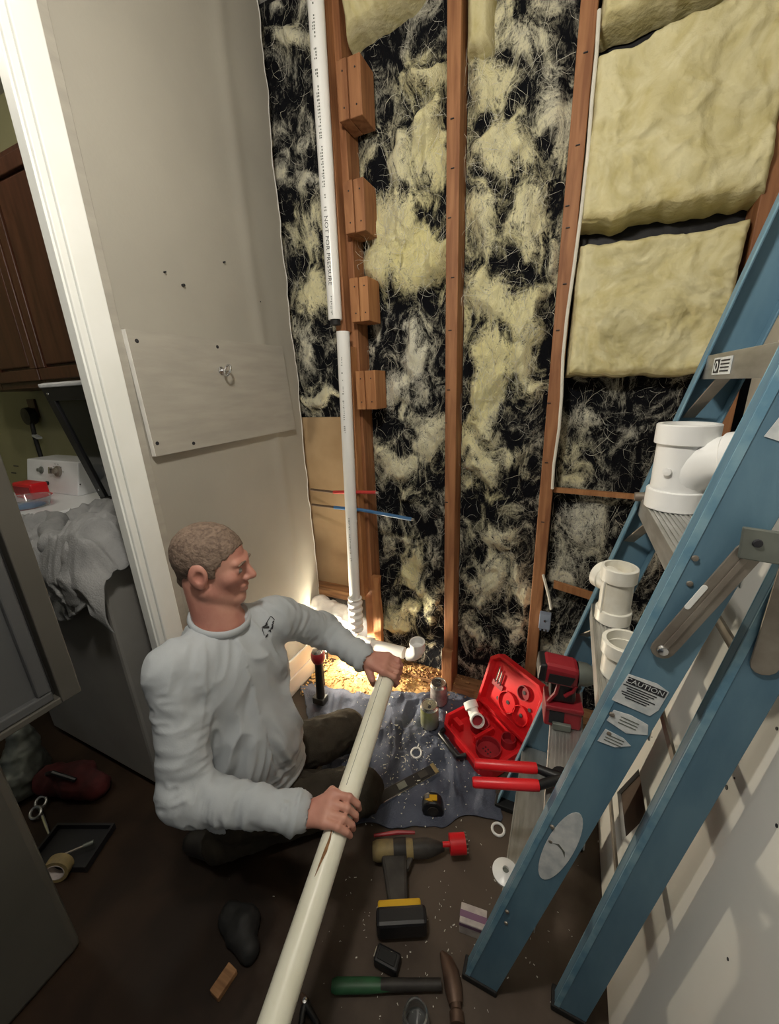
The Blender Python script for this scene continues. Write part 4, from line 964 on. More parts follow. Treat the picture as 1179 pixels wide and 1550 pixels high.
hand(rc, Rw + A([.018, .006, -.002]), Re, 1, (-.034, -.0115, .0115, .032), (48,), -.052)
lc = ptop - pax * .012
hand(lc, Lw + A([.01, .004, 0]), Le, -1, (.030, .008, -.014, -.034), (52,), .050)
# the field is one skin: mesh it
V, Fq = bf.mesh()
body = mesh_obj('person', V, Fq, M_skin, None, True)
tag(body, 'kneeling man in a grey long sleeved shirt holding a long pipe', 'person')
# hair
hfld = Field(Hd - .15, Hd + .16, .003)
hfld.ell(HL(-.015, 0, .033), (.1035, .0800, .0925), AX, 0); hfld.cone(HL(-.065, 0, -.02), HL(-.075, 0, -.055), .042, .030, .02)
for s_ in (-1, 1): hfld.cone(HL(.018, s_ * .066, .03), HL(.020, s_ * .066, -.004), .013, .008, .015)
sl, P = hfld._sub(hfld.lo, hfld.lo + hfld.h * hfld.n); q = (P - Hd) @ AX.T
hair_line = np.minimum(q[..., 2] + .62 - .62 - (.058 + .0 * q[..., 0]) * np.clip((q[..., 0] - .03) / .045, -1, 1) - .004, 1)
thr = np.where(q[..., 0] > .03, .012 + (q[..., 0] - .03) * 1.05, np.where(q[..., 0] > -.035, .012 + .0 * q[..., 0], .012 - np.clip((-.035 - q[..., 0]) * 2.2, 0, .09)))
dcut = thr - q[..., 2] + .014 * (vnoise(P * 140, 3) - .5) + .008 * (vnoise(P * 60, 4) - .5)
sideb = np.maximum(np.abs(q[..., 0] - .020) - .011, np.abs(q[..., 2] - .0) - .016); dcut = np.minimum(dcut, sideb)
hfld.D = np.maximum(hfld.D, dcut.astype(np.float32))
V, Fq = hfld.mesh(); n_ = vnormals(V, Fq); V = V + n_ * (.004 * (fbm(V * 90, 3, 2) - .5))[:, None]
mesh_obj('hair', V, Fq, M_hair, body, True)
for s_ in (-1, 1):
    MB().lathe([(.0095 * math.sin(math.pi * k / 8) + 1e-5, .0095 * -math.cos(math.pi * k / 8)) for k in range(9)], HL(.0845, s_ * .031, .0), hf, 14).build('eye', M_eye, body, True)
    MB().tube([HL(.088, s_ * .045, .018), HL(.096, s_ * .03, .024), HL(.097, s_ * .014, .022)], [.002, .004, .003], 8).build('eyebrow', M_hair, body, True)

# shirt
sf = Field((-1.2, .34, .12), (-.52, 1.2, .96), .0055)
sf.ell((-.915, .703, .645), (.135, .188, .215), BX, .03); sf.ell((-.895, .708, .42), (.158, .182, .22), BX, .05); sf.ell((-.915, .715, .25), (.155, .188, .14), BX, .05)
for s_ in (Rs, Ls): sf.cone(nb - A([0, 0, .045]), s_ - A([0, 0, .008]), .062, .066, .05)
for a, b, r0, r1 in ((Rs, Re, .070, .060), (Re, Rw, .058, .041), (Ls, Le, .068, .058), (Le, Lw, .056, .040)): sf.cone(a, b, r0, r1, .035)
for w_, e_ in ((Rw, Re), (Lw, Le)):
    d_ = (w_ - e_) / np.linalg.norm(w_ - e_); sf.cone(w_ - d_ * .012, w_ + d_ * .004, .042, .038, .01); sf.cone(w_ + d_ * .018, w_ + d_ * .09, .034, .06, .0, 'sub')
sf.cone(nb + A([.004, 0, -.02]), nb + A([.02, .01, .10]), .074, .092, .012, 'sub')
sl, P = sf._sub(sf.lo, sf.lo + sf.h * sf.n)
hem = .20 + .03 * (fbm(P[..., 0:3] * A([9, 9, 0]), 2, 6) - .5); sf.D = np.maximum(sf.D, np.where(P[..., 0] < -.60, (hem - P[..., 2]).astype(np.float32) * np.where((P[..., 1] > .55) | (P[..., 2] < .2), 1, -1e3 * 0 + 1), -1))
V, Fq = sf.mesh(); n_ = vnormals(V, Fq)
def along(P, a, b):
    ab = b - a; t = ((P - a) @ ab) / (ab @ ab); r = np.linalg.norm(P - (a + np.clip(t, 0, 1)[:, None] * ab), axis=1); return t, r
disp = np.zeros(len(V))
for a, b, L_, amp in ((Rs, Re, .33, .015), (Re, Rw, .31, .017), (Ls, Le, .29, .012), (Le, Lw, .22, .015)):
    t, r = along(V, a, b); w_ = np.clip(1.3 - r / .07, 0, 1) * np.clip((t + .05) * 6, 0, 1) * np.clip((1.08 - t) * 6, 0, 1); w_ = np.clip(w_ * 2, 0, 1)
    q = np.stack([t * L_ * 25, V[:, 0] * 9 + V[:, 2] * 8, V[:, 1] * 11], -1); q = q + .8 * 2. * np.stack([fbm(V * 9, 2, 5)] * 3, -1)
    end = .55 + .8 * np.exp(-((t - 1) / .18) ** 2) + .35 * np.exp(-(t / .15) ** 2)
    disp = np.maximum(np.abs(disp), 0) * np.sign(disp) * (1 - w_) + w_ * amp * end * (ridged(q, 2, 8) * 2 - 1.15)
tt_, rr_ = along(V, A([-.915, .71, .25]), A([-.925, .71, .85])); 
tw = np.ones(len(V))
for a, b in ((Rs, Re), (Re, Rw), (Ls, Le), (Le, Lw)):
    t, r = along(V, a, b); tw *= np.clip((r - .05) / .03, 0, 1)
side = (V - A([-.92, .71, 0])) @ sdv; dep = (V - A([-.92, .71, 0])) @ fd
radial = np.arctan2(side, .16 + 0 * side) * 12 + 4 * (V[:, 2] - .85) * side * 6
q = np.stack([side * 17 + (V[:, 2] - .8) * 7 * np.sign(side), (V[:, 2]) * 5.5, dep * 5], -1); q = q + .9 * np.stack([fbm(V * 7, 2, 15)] * 3, -1)
low = np.clip((.42 - V[:, 2]) / .2, 0, 1)
q2 = np.stack([V[:, 2] * 26 + side * 8, side * 5, dep * 5], -1) + .8 * fbm(V * 8, 2, 19)[:, None]
disp += tw * ((1 - low) * .016 * (ridged(q, 2, 18) * 2 - 1.2) + low * .018 * (ridged(q2, 2, 28) * 2 - 1.2))
V = V + n_ * disp[:, None]
shirt = mesh_obj('shirt', V, Fq, M_shirt, body, True)
# ribbed collar
cc = nb + A([.012, .003, .012]); cn = A([.24, .0, .97]); cn /= np.linalg.norm(cn); ca = np.cross([0, 1., 0], cn); ca /= np.linalg.norm(ca); cb = np.cross(cn, ca)
ring = [cc + (ca * math.cos(t) * .088 + cb * math.sin(t) * .082) for t in np.linspace(0, 2 * math.pi, 49)]
MB().tube(ring, .0065, 10, False, flat=1.9).build('collar', M_shirt, shirt, True)
# chest print: a small line drawing with scribbled lettering
VV = V; uvp = proj(VV); dist = np.linalg.norm(VV - A([0, 0, HC]), axis=1)
def on_shirt(u, v):
    k = np.where(np.hypot(uvp[:, 0] - u, uvp[:, 1] - v) < 5)[0]
    if len(k) == 0: return None
    k = k[dist[k] < dist[k].min() + .03]; return VV[k].mean(0) + n_[k].mean(0) * .0022
def strokes(name, lst, r):
    mb = MB()
    for pts in lst:
        P = [on_shirt(u, v) for u, v in pts]
        if all(p is not None for p in P): mb.tube(P, r, 6)
    if mb.V: mb.build(name, M_ink, shirt, True)
strokes('print_outline', [[(399, 962), (397, 955), (397, 949), (402, 946), (404, 941), (406, 938), (409, 934), (411, 933), (415, 938)]], .0012)
strokes('print_peak', [[(398, 949), (402, 949), (407, 949)], [(401, 947), (403, 944), (404, 947)], [(402, 945), (403, 943), (404, 944)]], .0026)
strokes('print_lettering', [[(401, 965), (402, 962), (403, 964), (405, 960)], [(406, 955), (408, 953), (409, 956)], [(409, 952), (411, 949), (411, 952), (412, 946)], [(411, 946), (413, 944), (412, 942), (414, 940)]], .0018)
# trousers
tf = Field((-1.2, .40, .0), (-.46, 1.24, .34), .006)
tf.ell((-.935, .72, .22), (.14, .175, .12), BX, .04)
for a, b, r0, r1 in ((Rh, Rk, .098, .074), (Lh, Lk, .098, .080), (Rk + A([0, 0, -.012]), Ra, .066, .056), (Lk + A([0, 0, -.012]), La, .066, .056)): tf.cone(a, b, r0, r1, .03)
sl, P = tf._sub(tf.lo, tf.lo + tf.h * tf.n); tf.D = np.maximum(tf.D, (.009 - P[..., 2]).astype(np.float32))
V, Fq = tf.mesh(); n2_ = vnormals(V, Fq); q = V * 17; q = q + .9 * np.stack([fbm(V * 9, 2, 25)] * 3, -1)
V = V + n2_ * (.009 * (ridged(q, 2, 38) * 2 - 1.25))[:, None]; V[:, 2] = np.maximum(V[:, 2], .008)
mesh_obj('trousers', V, Fq, M_pants, body, True)
for a in (Ra, La):
    bt = Field((-1.2, .45, 0), (-.9, 1.0, .16), .006); bt.cone(a + A([-.02, -.01, -.012]), a + A([-.10, -.03, -.02]), .045, .036, .02)
    sl, P = bt._sub(bt.lo, bt.lo + bt.h * bt.n); bt.D = np.maximum(bt.D, (.004 - P[..., 2]).astype(np.float32))
    V, Fq = bt.mesh(); mesh_obj('boot', V, Fq, M_dirtblk, body, True)
# ================================================================== floor: blanket, chips, tools
cor = [F(452, 1040), F(726, 1052), F(752, 1235), F(520, 1262)]
nu, nv = 150, 140; U, Vv = np.meshgrid(np.linspace(0, 1, nu), np.linspace(0, 1, nv), indexing='ij')
P = sum(w[..., None] * c[None, None] for w, c in zip(((1 - U) * (1 - Vv), U * (1 - Vv), U * Vv, (1 - U) * Vv), cor))
nz_ = np.stack([P[..., 0] * 9, P[..., 1] * 9, U * 0], -1); e = np.minimum(np.minimum(U, 1 - U), np.minimum(Vv, 1 - Vv))
P[..., 0] += .05 * (fbm(nz_ * .8, 3, 91) - .5) * (1 - np.clip(e * 6, 0, 1)) * 2; P[..., 1] += .05 * (fbm(nz_ * .8, 3, 92) - .5) * (1 - np.clip(e * 6, 0, 1)) * 2
q = np.stack([P[..., 0] * 9 + P[..., 1] * 4, P[..., 1] * 4 - P[..., 0] * 3, U * 0], -1); q = q + 1.1 * np.stack([fbm(q * .7, 2, 93), fbm(q * .7, 2, 94), U * 0], -1)
fold = ridged(q, 3, 95); hgt = .004 + .075 * np.clip(fold - .42, 0, 1) * np.clip(e * 9, .15, 1)
# flatter where things stand on it
flat = np.zeros_like(U)
def flatten(pts, r):
    global flat
    for p in pts: flat = np.maximum(flat, np.exp(-((P[..., 0] - p[0]) ** 2 + (P[..., 1] - p[1]) ** 2) / r ** 2))
flatten([F(650, 1100), F(664, 1068)], .07); flatten([F(u, v) for u, v in ((552, 1220), (580, 1206), (610, 1190), (640, 1172), (660, 1163))], .045); flatten([F(655, 1235)], .06); flatten([F(700, 1105), F(740, 1140), F(720, 1080), F(770, 1120), F(745, 1095)], .13); flatten([F(630, 1142)], .05)
flatten([(-.585, .905), (-.765, 1.10), (-.75, .8), (-.68, 1.0)], .1)
hgt = hgt * (1 - .9 * np.clip(flat, 0, 1)); P[..., 2] = .003 + hgt
bl = slab('blanket', P, (0, 0, -.0025), M_towel, None, True); tag(bl, 'rumpled dusty blue towel spread on the floor under the cans and red case', 'towel')
tcr = MB()
# wood chips and crumbs
def chips(name, n, area, zf, size, mat, label):
    mb = MB()
    for _ in range(n):
        u = random.gauss(area[0], area[2]); v = random.gauss(area[1], area[3]); p = F(u, v, 0)
        if p[1] > 1.69 or p[0] < -1.19: continue
        z = zf(p) + random.uniform(.001, .006); s = random.uniform(.5, 1.4) * size
        mb.cbox((p[0], p[1], z), (s * random.uniform(.6, 2.2), s * random.uniform(.3, .8), s * .2), Matrix.Rotation(random.uniform(0, 3.1), 3, 'Z') @ Matrix.Rotation(random.uniform(-.5, .5), 3, 'X'))
    return tag(mb.build(name, mat), label, 'debris', kind='stuff')
def cz(p):
    z = 0.
    if p[1] > YB: z = .046
    g = F(520, 1018); z = max(z, .05 * math.exp(-(((p[0] - g[0]) / .16) ** 2 + ((p[1] - g[1]) / .07) ** 2)))
    return z
nn_ = 46; gx = np.linspace(-1.14, -.46, nn_); gy = np.linspace(1.30, 1.598, 30); GX, GY = np.meshgrid(gx, gy, indexing='ij')
base = .055 * np.exp(-(((GX + .86) / .26) ** 2 + ((GY - 1.60) / .15) ** 2)); base = base * (.5 + fbm(np.stack([GX * 22, GY * 22, GX * 0], -1), 3, 97)) ; 
edge_ = np.minimum(np.minimum(GX + 1.14, -.46 - GX) / .06, (GY - 1.30) / .06).clip(0, 1); base = .0015 + base * edge_
pile = slab('sawdust_pile', np.stack([GX, GY, base], -1), (0, 0, -.001), M_chip, None, True); tag(pile, 'heap of golden wood shavings at the foot of the studs', 'sawdust', kind='stuff')
def pz_(p):
    i = int(np.clip((p[0] + 1.14) / .68 * 45, 0, 45)); j = int(np.clip((p[1] - 1.30) / .298 * 29, 0, 29)); return base[i, j] if -1.14 < p[0] < -.46 and 1.30 < p[1] < 1.598 else (.045 if p[1] >= 1.598 else .012)
chips('wood_chips', 1500, (545, 1018, 65, 14), pz_, .010, M_chip, 'golden wood chips scattered in front of the bottom plate')
chips('wood_chips', 500, (660, 1035, 45, 12), pz_, .007, M_plate, 'brown splinters scattered along the bottom plate beside the cans')
def tz(p):
    d = (P[..., 0] - p[0]) ** 2 + (P[..., 1] - p[1]) ** 2; k = np.unravel_index(d.argmin(), d.shape); return P[k][2] + .001 if d.min() < .0006 else .001
chips('crumbs', 420, (620, 1140, 55, 50), tz, .0045, M_crumb, 'pale crumbs of plaster and shavings scattered on the blue towel')
chips('crumbs', 160, (660, 1400, 110, 70), lambda p: 0.0, .003, M_crumb, 'fine pale crumbs on the dark floor around the drill')

# drink cans
def can(px, z0, label, side):
    c = F(*px, z0); t = thing('drink_can', c, label, 'can', 'open drink cans on the towel')
    MB().lathe([(.028, 0), (.038, .006), (.042, .012), (.042, .108)], c, seg=28).build('side', side, t, True)
    MB().lathe([(.042, .108), (.036, .118), (.0355, .122), (.034, .122), (.033, .118), (0, .1175)], c, seg=28).build('lid', M_can, t, True)
    MB().prism([Vector(c) + Vector((.004 + .008 * math.cos(a), -.012 + .01 * math.sin(a), .1178)) for a in np.linspace(0, 6.283, 13)[:-1]], (0, 0, .0006)).build('mouth', M_ink, t)
    MB().lathe([(.004, .119), (.010, .119), (.010, .1205), (.004, .1205)], Vector(c) + Vector((0, .008, 0)), (0, 0, 1), 14, True).build('pull_tab', M_chrome, t, True)
c1 = F(664, 1035, .125); c2 = F(650, 1068, .125)
pxy = proj(A([[c1[0], c1[1], .012], [c2[0], c2[1], .012]]))
can(pxy[0], .012, 'open drink can with dark print, close to the bottom plate', M_canp); can(pxy[1], .012, 'open drink can with green patch, between the first can and white ring', M_cang)
# white ring clip with wire
c = F(630, 1140, .014); t = thing('pipe_clip', c, 'white ring clip with a bent wire lying on the blue towel', 'clip')
MB().tube([(c[0] + .022 * math.cos(a), c[1] + .022 * math.sin(a), .016 + .003 * math.sin(a)) for a in np.linspace(0, 6.283, 24)], .004, 8, False).build('ring', M_pvc, t, True)
MB().tube([F(632, 1131, .018), F(634, 1126, .02), F(638, 1122, .022), F(634, 1117, .02), F(637, 1112, .02), F(645, 1108, .02)], .003, 8).build('wire', M_pvc, t, True)
c = F(754, 1255, .006); t = tag(MB().tube([(c[0] + .021 * math.cos(a), c[1] + .021 * math.sin(a), .005) for a in np.linspace(0, 6.283, 24)], .0045, 8, False).build('pipe_ring', M_pvc, None, True), 'plain white plastic ring on bare floor beside the lowest ladder step', 'ring')
# spirit level
a, b = F(552, 1222, .02), F(660, 1164, .02); L_ = np.linalg.norm(b - a); T = frame(Vector((a + b) / 2) + Vector((0, 0, .004)), b - a, (0, 0, 1)); 
t = thing('spirit_level', (a + b) / 2 - A([0, 0, .02]), 'black spirit level with chrome edge lying on the blue towel', 'level')
T = frame(Vector((a + b) / 2), b - a, np.cross([0, 0, 1], b - a))
MB(T).box((-L_ / 2, -.024, -.010), (L_ / 2, .020, .012)).build('body', M_blackp, t, bevel=.002); MB(T).box((-L_ / 2, -.028, -.011), (L_ / 2, -.024, .013)).build('edge', M_chrome, t)
for x in (-.36, 0., .30): MB(T).box((x * L_ - .018, -.014, .012), (x * L_ + .018, .012, .0135)).build('vial', M_dirtblk if x else M_alug, t)
for x in (-.49, .47): MB(T).box((x * L_ - .008, -.024, .012), (x * L_ + .008, .020, .0145)).build('end_cap', M_dust, t)
# tape measure
c = F(655, 1228, .0); t = thing('tape_measure', c, 'rounded black tape measure with a yellow clip on the towel edge', 'tape measure')
T = Matrix.Translation(Vector(c)) @ Matrix.Rotation(.35, 4, 'Z')
pr = [(-.036, 0), (.036, 0), (.040, .02), (.034, .05), (.015, .066), (-.015, .068), (-.034, .052), (-.040, .022)]
MB(T).prism([(x, -.024, .004 + z) for x, z in pr], (0, .048, 0)).build('case', M_blackp, t, bevel=.008)
MB(T).box((-.012, -.012, .071), (.016, .008, .075)).build('lock', M_yel, t); MB(T).lathe([(.020, 0), (.020, .003), (0, .004)], (0, -.0245, .036), (0, -1, 0), 18).build('emblem', M_dirtblk, t, True)
MB(T).prism([(-.03, -.008, .070), (-.014, -.016, .073), (.0, -.018, .074), (-.012, -.006, .074)], (0, 0, .003)).build('belt_clip', M_yel, t)

# red hole saw case, open
cA, cB = F(690, 1090, .03), F(745, 1148, .03)
tcs = thing('tool_case', F(735, 1115), 'open red plastic hole saw case lying on the towel behind the ladder', 'tool case')
ctr = A([-.225, 1.30, 0]); e1 = A([.86, -.50, 0]); e2 = A([.50, .86, 0])
a0 = F(712, 1125, .0); 
ctr = np.array([-.222, 1.362, .010]); T = frame(ctr, (.80, -.60, 0), (.60, .80, 0)) @ Matrix.Scale(1.22, 4)
hw, hd, hh_ = .125, .105, .055
def tray(T, name, depth, mat, parent):
    mb = MB(T); out = [(-hw, -hd + .03), (-hw + .03, -hd), (hw - .03, -hd), (hw, -hd + .03), (hw, hd), (-hw, hd)]
    n = len(out); inn = [(x * .93, y * .92) for x, y in out]
    V = [(x, y, 0) for x, y in out] + [(x * 1.02, y * 1.02, depth) for x, y in out] + [(x, y, depth) for x, y in inn] + [(x * .95, y * .95, .012) for x, y in inn]
    Fc = [tuple(range(n))[::-1]] + [(i, (i + 1) % n, n + (i + 1) % n, n + i) for i in range(n)] + [(n + i, n + (i + 1) % n, 2 * n + (i + 1) % n, 2 * n + i) for i in range(n)] + [(2 * n + i, 2 * n + (i + 1) % n, 3 * n + (i + 1) % n, 3 * n + i) for i in range(n)] + [tuple(range(3 * n, 4 * n))]
    mb.add(V, Fc); return mb.build(name, mat, parent, bevel=.002)
tr_ = tray(T, 'base_tray', hh_, M_red, tcs)
for x, y, r, h in ((-.045, .02, .036, .03), (.045, -.02, .044, .022), (.06, .06, .026, .03)): MB(T).lathe([(r, .012), (r, .012 + h), (r - .004, .012 + h), (r - .006, .014), (0, .014)], (x, y, 0), (0, 0, 1), 24).build('well', M_reddk, tr_, True)
for x, y, w, d in ((-.09, .05, .05, .012), (0, .085, .14, .012), (.0, .0, .012, .09), (-.085, -.05, .04, .02)): MB(T).box((x - w / 2, y - d / 2, .012), (x + w / 2, y + d / 2, .046)).build('divider', M_red, tr_, bevel=.003)
for k in range(7): MB(T).lathe([(.003, 0), (.003, .0008), (0, .001)], (.03 + .012 * (k % 4), -.03 + .012 * (k // 4), .0142), (0, 0, 1), 8).build('hole', M_ink, tr_)
MB(T).tube([(-.095, -hd - .004, .03), (-.085, -hd - .03, .03), (.02, -hd - .03, .03), (.03, -hd - .004, .03)], .009, 10).build('handle', M_blackp, tcs, True)
T2 = T @ Matrix.Translation((0, hd + .004, hh_)) @ Matrix.Rotation(math.radians(104), 4, 'X') @ Matrix.Translation((0, hd, -.040)) 
lidm = tray(T @ Matrix.Translation((0, hd + .006, hh_ - .01)) @ Matrix.Rotation(math.radians(70), 4, 'X') @ Matrix.Scale(-1, 4, (0, 1, 0)) @ Matrix.Translation((0, -hd, 0)) , 'lid', .038, M_red, tcs)
bm = bmesh.new(); bm.from_mesh(lidm.data); bmesh.ops.recalc_face_normals(bm, faces=bm.faces); bm.to_mesh(lidm.data); bm.free()
TL = T @ Matrix.Translation((0, hd + .006, hh_ - .01)) @ Matrix.Rotation(math.radians(70), 4, 'X')
for x, y, r in ((.055, .06, .035), (-.01, .065, .040), (.04, .14, .026)): MB(TL).lathe([(r, .012), (r, .022), (r - .003, .022), (r - .004, .013), (0, .013)], (x, y, 0), (0, 0, 1), 24).build('lid_recess', M_reddk if r < .03 else M_red, lidm, True)
for x, y in ((.055, .06), (-.01, .065), (-.055, .05), (.04, .14), (.08, .10)): MB(TL).lathe([(.007, .0), (.007, .0008), (0, .001)], (x, y, .0145), (0, 0, 1), 12).build('lid_hole', M_ink, lidm)
for k in range(3): MB(TL).tube([(-.085 + k * .013, .10, .018), (-.085 + k * .013, .165 - .01 * k, .018)], .0035, 8).build('drill_bit', M_chrome, lidm, True)
MB(TL).box((-.098, .085, .012), (-.045, .105, .02)).build('bit_holder', M_reddk, lidm)
# small white elbow lying in the case
c = ctr + A([-.03, .0, .055]); c = np.array((T @ Vector((-.050, .0, .070))))
t = thing('pipe_elbow', c, 'small white plastic elbow fitting resting in the open red case', 'pipe fitting')
dA = Vector((-.45, .55, .42)).normalized(); dB = Vector((.35, -.75, .45)).normalized()
MB().tube([Vector(c) + dA * .038, Vector(c), Vector(c) + dB * .035], .024, 20).build('body', M_pvc, t, True)
hub(Vector(c) + dA * .034, dA, .031, .020, .032, M_pvc, t); hub(Vector(c) + dB * .028, dB, .031, .024, .028, M_pvc, t)
MB().lathe([(0, .037), (.024, .037)], Vector(c), dB, 20).build('bore', M_reddk, t)

# flashlight-like tool with red ball head by the wall
c = F(487, 1056, 0.014); c = F(486, 1062, .02); t = thing('torch', c, 'upright black handled torch with red ball head beside the knee', 'torch')
bx_ = B(480, 1000, c[1]); topc = B(481, 992, c[1])
Hh = topc[2] - c[2]
MB().tube([Vector(c) + Vector((0, 0, .03)), Vector((topc[0], c[1], topc[2] - .03))], [.022, .018], 16).build('handle', M_rubber, t, True)
MB().box((c[0] - .035, c[1] - .025, c[2] - .002), (c[0] + .03, c[1] + .025, c[2] + .035)).build('foot', M_blackp, t, bevel=.004)
tcn = Vector((topc[0], c[1], topc[2]))
MB().lathe([(.012, -.045), (.026, -.036), (.034, -.015), (.034, .008), (.028, .022)], tcn, seg=20).build('head', M_reddk, t, True)
MB().lathe([(.028, .022), (.023, .034), (.010, .041), (0, .042)], tcn, seg=20).build('cap', M_chrome, t, True)

# red impact driver on the second step (bare tool, no battery)
z2 = .6325; 
def up_frame(c, yaw): return Matrix.Translation(Vector(c)) @ Matrix.Rotation(yaw, 4, 'Z')
c = np.array([fx(.63) + .022, .955, z2]); t = thing('impact_driver', c, 'red and black cordless driver without battery standing on a ladder step', 'power tool')
T = up_frame(c, math.radians(8)) @ Matrix.Scale(1.15, 4)
MB(T).box((-.036, -.030, .0), (.044, .030, .055)).build('battery_socket', M_reddk, t, bevel=.006)
MB(T).box((-.026, -.0315, .012), (.006, -.029, .046)).build('terminal', M_ink, t); MB(T).box((-.036, -.034, .048), (.046, .034, .060)).build('collar', M_reddk, t, bevel=.004)
MB(T).prism([(-.026, -.019, .06), (.030, -.019, .06), (.026, -.019, .12), (-.03, -.019, .125)], (0, .038, 0)).build('grip', M_blackp, t, bevel=.010)
MB(T).prism([(-.050, -.027, .115), (.028, -.027, .11), (.030, -.027, .160), (-.047, -.027, .168)], (0, .056, 0)).build('motor_housing', M_reddk, t, bevel=.012)
MB(T).prism([(-.058, -.028, .122), (-.040, -.028, .118), (-.038, -.028, .166), (-.055, -.028, .164)], (0, .058, 0)).build('rear_cap', M_blackp, t, bevel=.006)
MB(T).lathe([(.027, 0), (.026, .02), (.018, .035), (.016, .045), (.012, .05)], (.028, 0, .136), (1, 0, 0), 20).build('nose', M_alug, t, True)
MB(T).lathe([(.0115, .045), (.0115, .062), (.006, .066), (0, .066)], (.028, 0, .136), (1, 0, 0), 16).build('collet', M_blackp, t, True)
MB(T).prism([(-.036, -.0295, .124), (.012, -.0295, .121), (.020, -.0295, .143), (-.034, -.0295, .146)], (0, .002, 0)).build('black_grip_panel', M_blackp, t, bevel=.0005)
for a_, b_ in (((-.030, -.021, .062), (-.012, -.021, .118)), ((.004, -.021, .085), (.024, -.021, .118))):
    MB(T).tube([a_, ((a_[0] + b_[0]) / 2 + .006, a_[1], (a_[2] + b_[2]) / 2), b_], .0045, 8).build('red_rib', M_reddk, t, True)
MB(T).tube([(.030, 0, .112), (.036, 0, .098), (.032, 0, .085)], .006, 8).build('trigger', M_blackp, t, True)
MB(T).box((-.018, -.040, .001), (.022, -.031, .018)).build('belt_clip', M_alug, t, bevel=.002)
# red handled cutters across the second and first step
def cutter_pt(u, v, z): return F(u, v, z)
zc = .655
t = thing('pipe_cutter', F(800, 1172, zc), 'pair of red handled cutters with black head lying across the ladder step', 'cutters')
for (u0, v0, u1, v1, dz) in ((718, 1156, 812, 1163, .006), (715, 1184, 815, 1189, .0)):
    a, b = F(u0, v0, zc + dz), F(u1, v1, zc + dz)
    MB().tube([a, a + (b - a) * .03, a + (b - a) * .9, b], [.009, .0115, .0125, .012], 14).build('handle', M_red, t, True)
a1, a2 = F(812, 1163, zc + .004), F(815, 1189, zc); j = F(850, 1178, zc)
for a in (a1, a2): MB().tube([a, a + (j - a) * .6, j], [.010, .011, .014], 10).build('arm', M_blackp, t, True)
MB().lathe([(.022, -.01), (.022, .01), (0, .012)], j, (0, 0, 1), 18).build('pivot', M_blackp, t, True)
MB().tube([j, j + A([.05, .01, 0])], [.018, .008], 10, flat=.5).build('jaw', M_alud, t, True)

# yellow drill on the floor with red hole saw
a, b = F(566, 1288, .045), F(672, 1282, .045); e1 = b - a; e1[2] = 0; L_ = np.linalg.norm(e1); e1 /= L_; bt_ = F(610, 1392, .035); e2 = bt_ - (a + b) / 2; e2[2] = 0; e2 -= e1 * (e2 @ e1); gl_ = np.linalg.norm(e2); e2 /= gl_
t = thing('cordless_drill', A([a[0], a[1], 0]), 'dusty yellow and black cordless drill with a red hole saw lying on floor', 'power tool')
T = frame(Vector((a[0], a[1], .045)), e1, e2)
if T.to_3x3().determinant() < 0: pass
MB(T).lathe([(0, -.005), (.024, -.004), (.030, .01), (.030, L_ * .50), (.026, L_ * .56)], (0, 0, 0), (1, 0, 0), 20).build('motor_housing', M_dust, t, True)
MB(T).lathe([(.0305, L_ * .28), (.032, L_ * .30), (.032, L_ * .44), (.0305, L_ * .46)], (0, 0, 0), (1, 0, 0), 20).build('band', M_dirtblk, t, True)
MB(T).lathe([(.026, L_ * .55), (.028, L_ * .62), (.028, L_ * .76), (.022, L_ * .86), (.012, L_ * 1.0)], (0, 0, 0), (1, 0, 0), 20).build('chuck', M_dirtblk, t, True)
MB(T).prism([(L_ * .10, .02, -.018), (L_ * .46, .02, -.018), (L_ * .44, gl_ * .90, -.017), (L_ * .20, gl_ * .90, -.017)], (0, 0, .036)).build('grip', M_dirtblk, t, bevel=.010)
MB(T).prism([(L_ * .47, .028, -.009), (L_ * .55, .03, -.009), (L_ * .47, .062, -.009), (L_ * .43, .06, -.009)], (0, 0, .018)).build('trigger', M_dirtblk, t, bevel=.003)
MB(T).box((L_ * .06, gl_ * .82, -.028), (L_ * .60, gl_ * .96, .026)).build('base', M_yel, t, bevel=.006)
bt2 = MB(T).box((L_ * .04, gl_ * .93, -.038), (L_ * .66, gl_ * 1.20, .030)).build('battery', M_blackp, t, bevel=.010)
MB(T).prism([(L_ * .05, gl_ * .82, .028), (L_ * .62, gl_ * .82, .028), (L_ * .60, gl_ * .95, .030), (L_ * .45, gl_ * .95, .030), (L_ * .40, gl_ * .88, .030), (L_ * .20, gl_ * .88, .030), (L_ * .16, gl_ * .97, .030), (L_ * .06, gl_ * .97, .030)], (0, 0, .0095)).build('battery_trim', M_yel, bt2)
MB(T).lathe([(.008, L_ * .98), (.008, L_ * 1.08), (.030, L_ * 1.08), (.030, L_ * 1.08 + .052), (.027, L_ * 1.08 + .052), (.027, L_ * 1.1)], (0, 0, -.012), (1, 0, 0), 24).build('hole_saw', M_red, t, True)
for k in range(14):
    an = k / 14 * 6.283; MB(T).cbox((L_ * 1.08 + .055, .0285 * math.cos(an), -.012 + .0285 * math.sin(an)), (.006, .004, .004)).build('tooth', M_alud, t)
MB(T).tube([(-.0, -.034, -.02), (L_ * .35, -.04, -.02), (L_ * .6, -.036, -.02)], [.005, .007, .005], 8).build('side_handle', M_reddk, t, True)
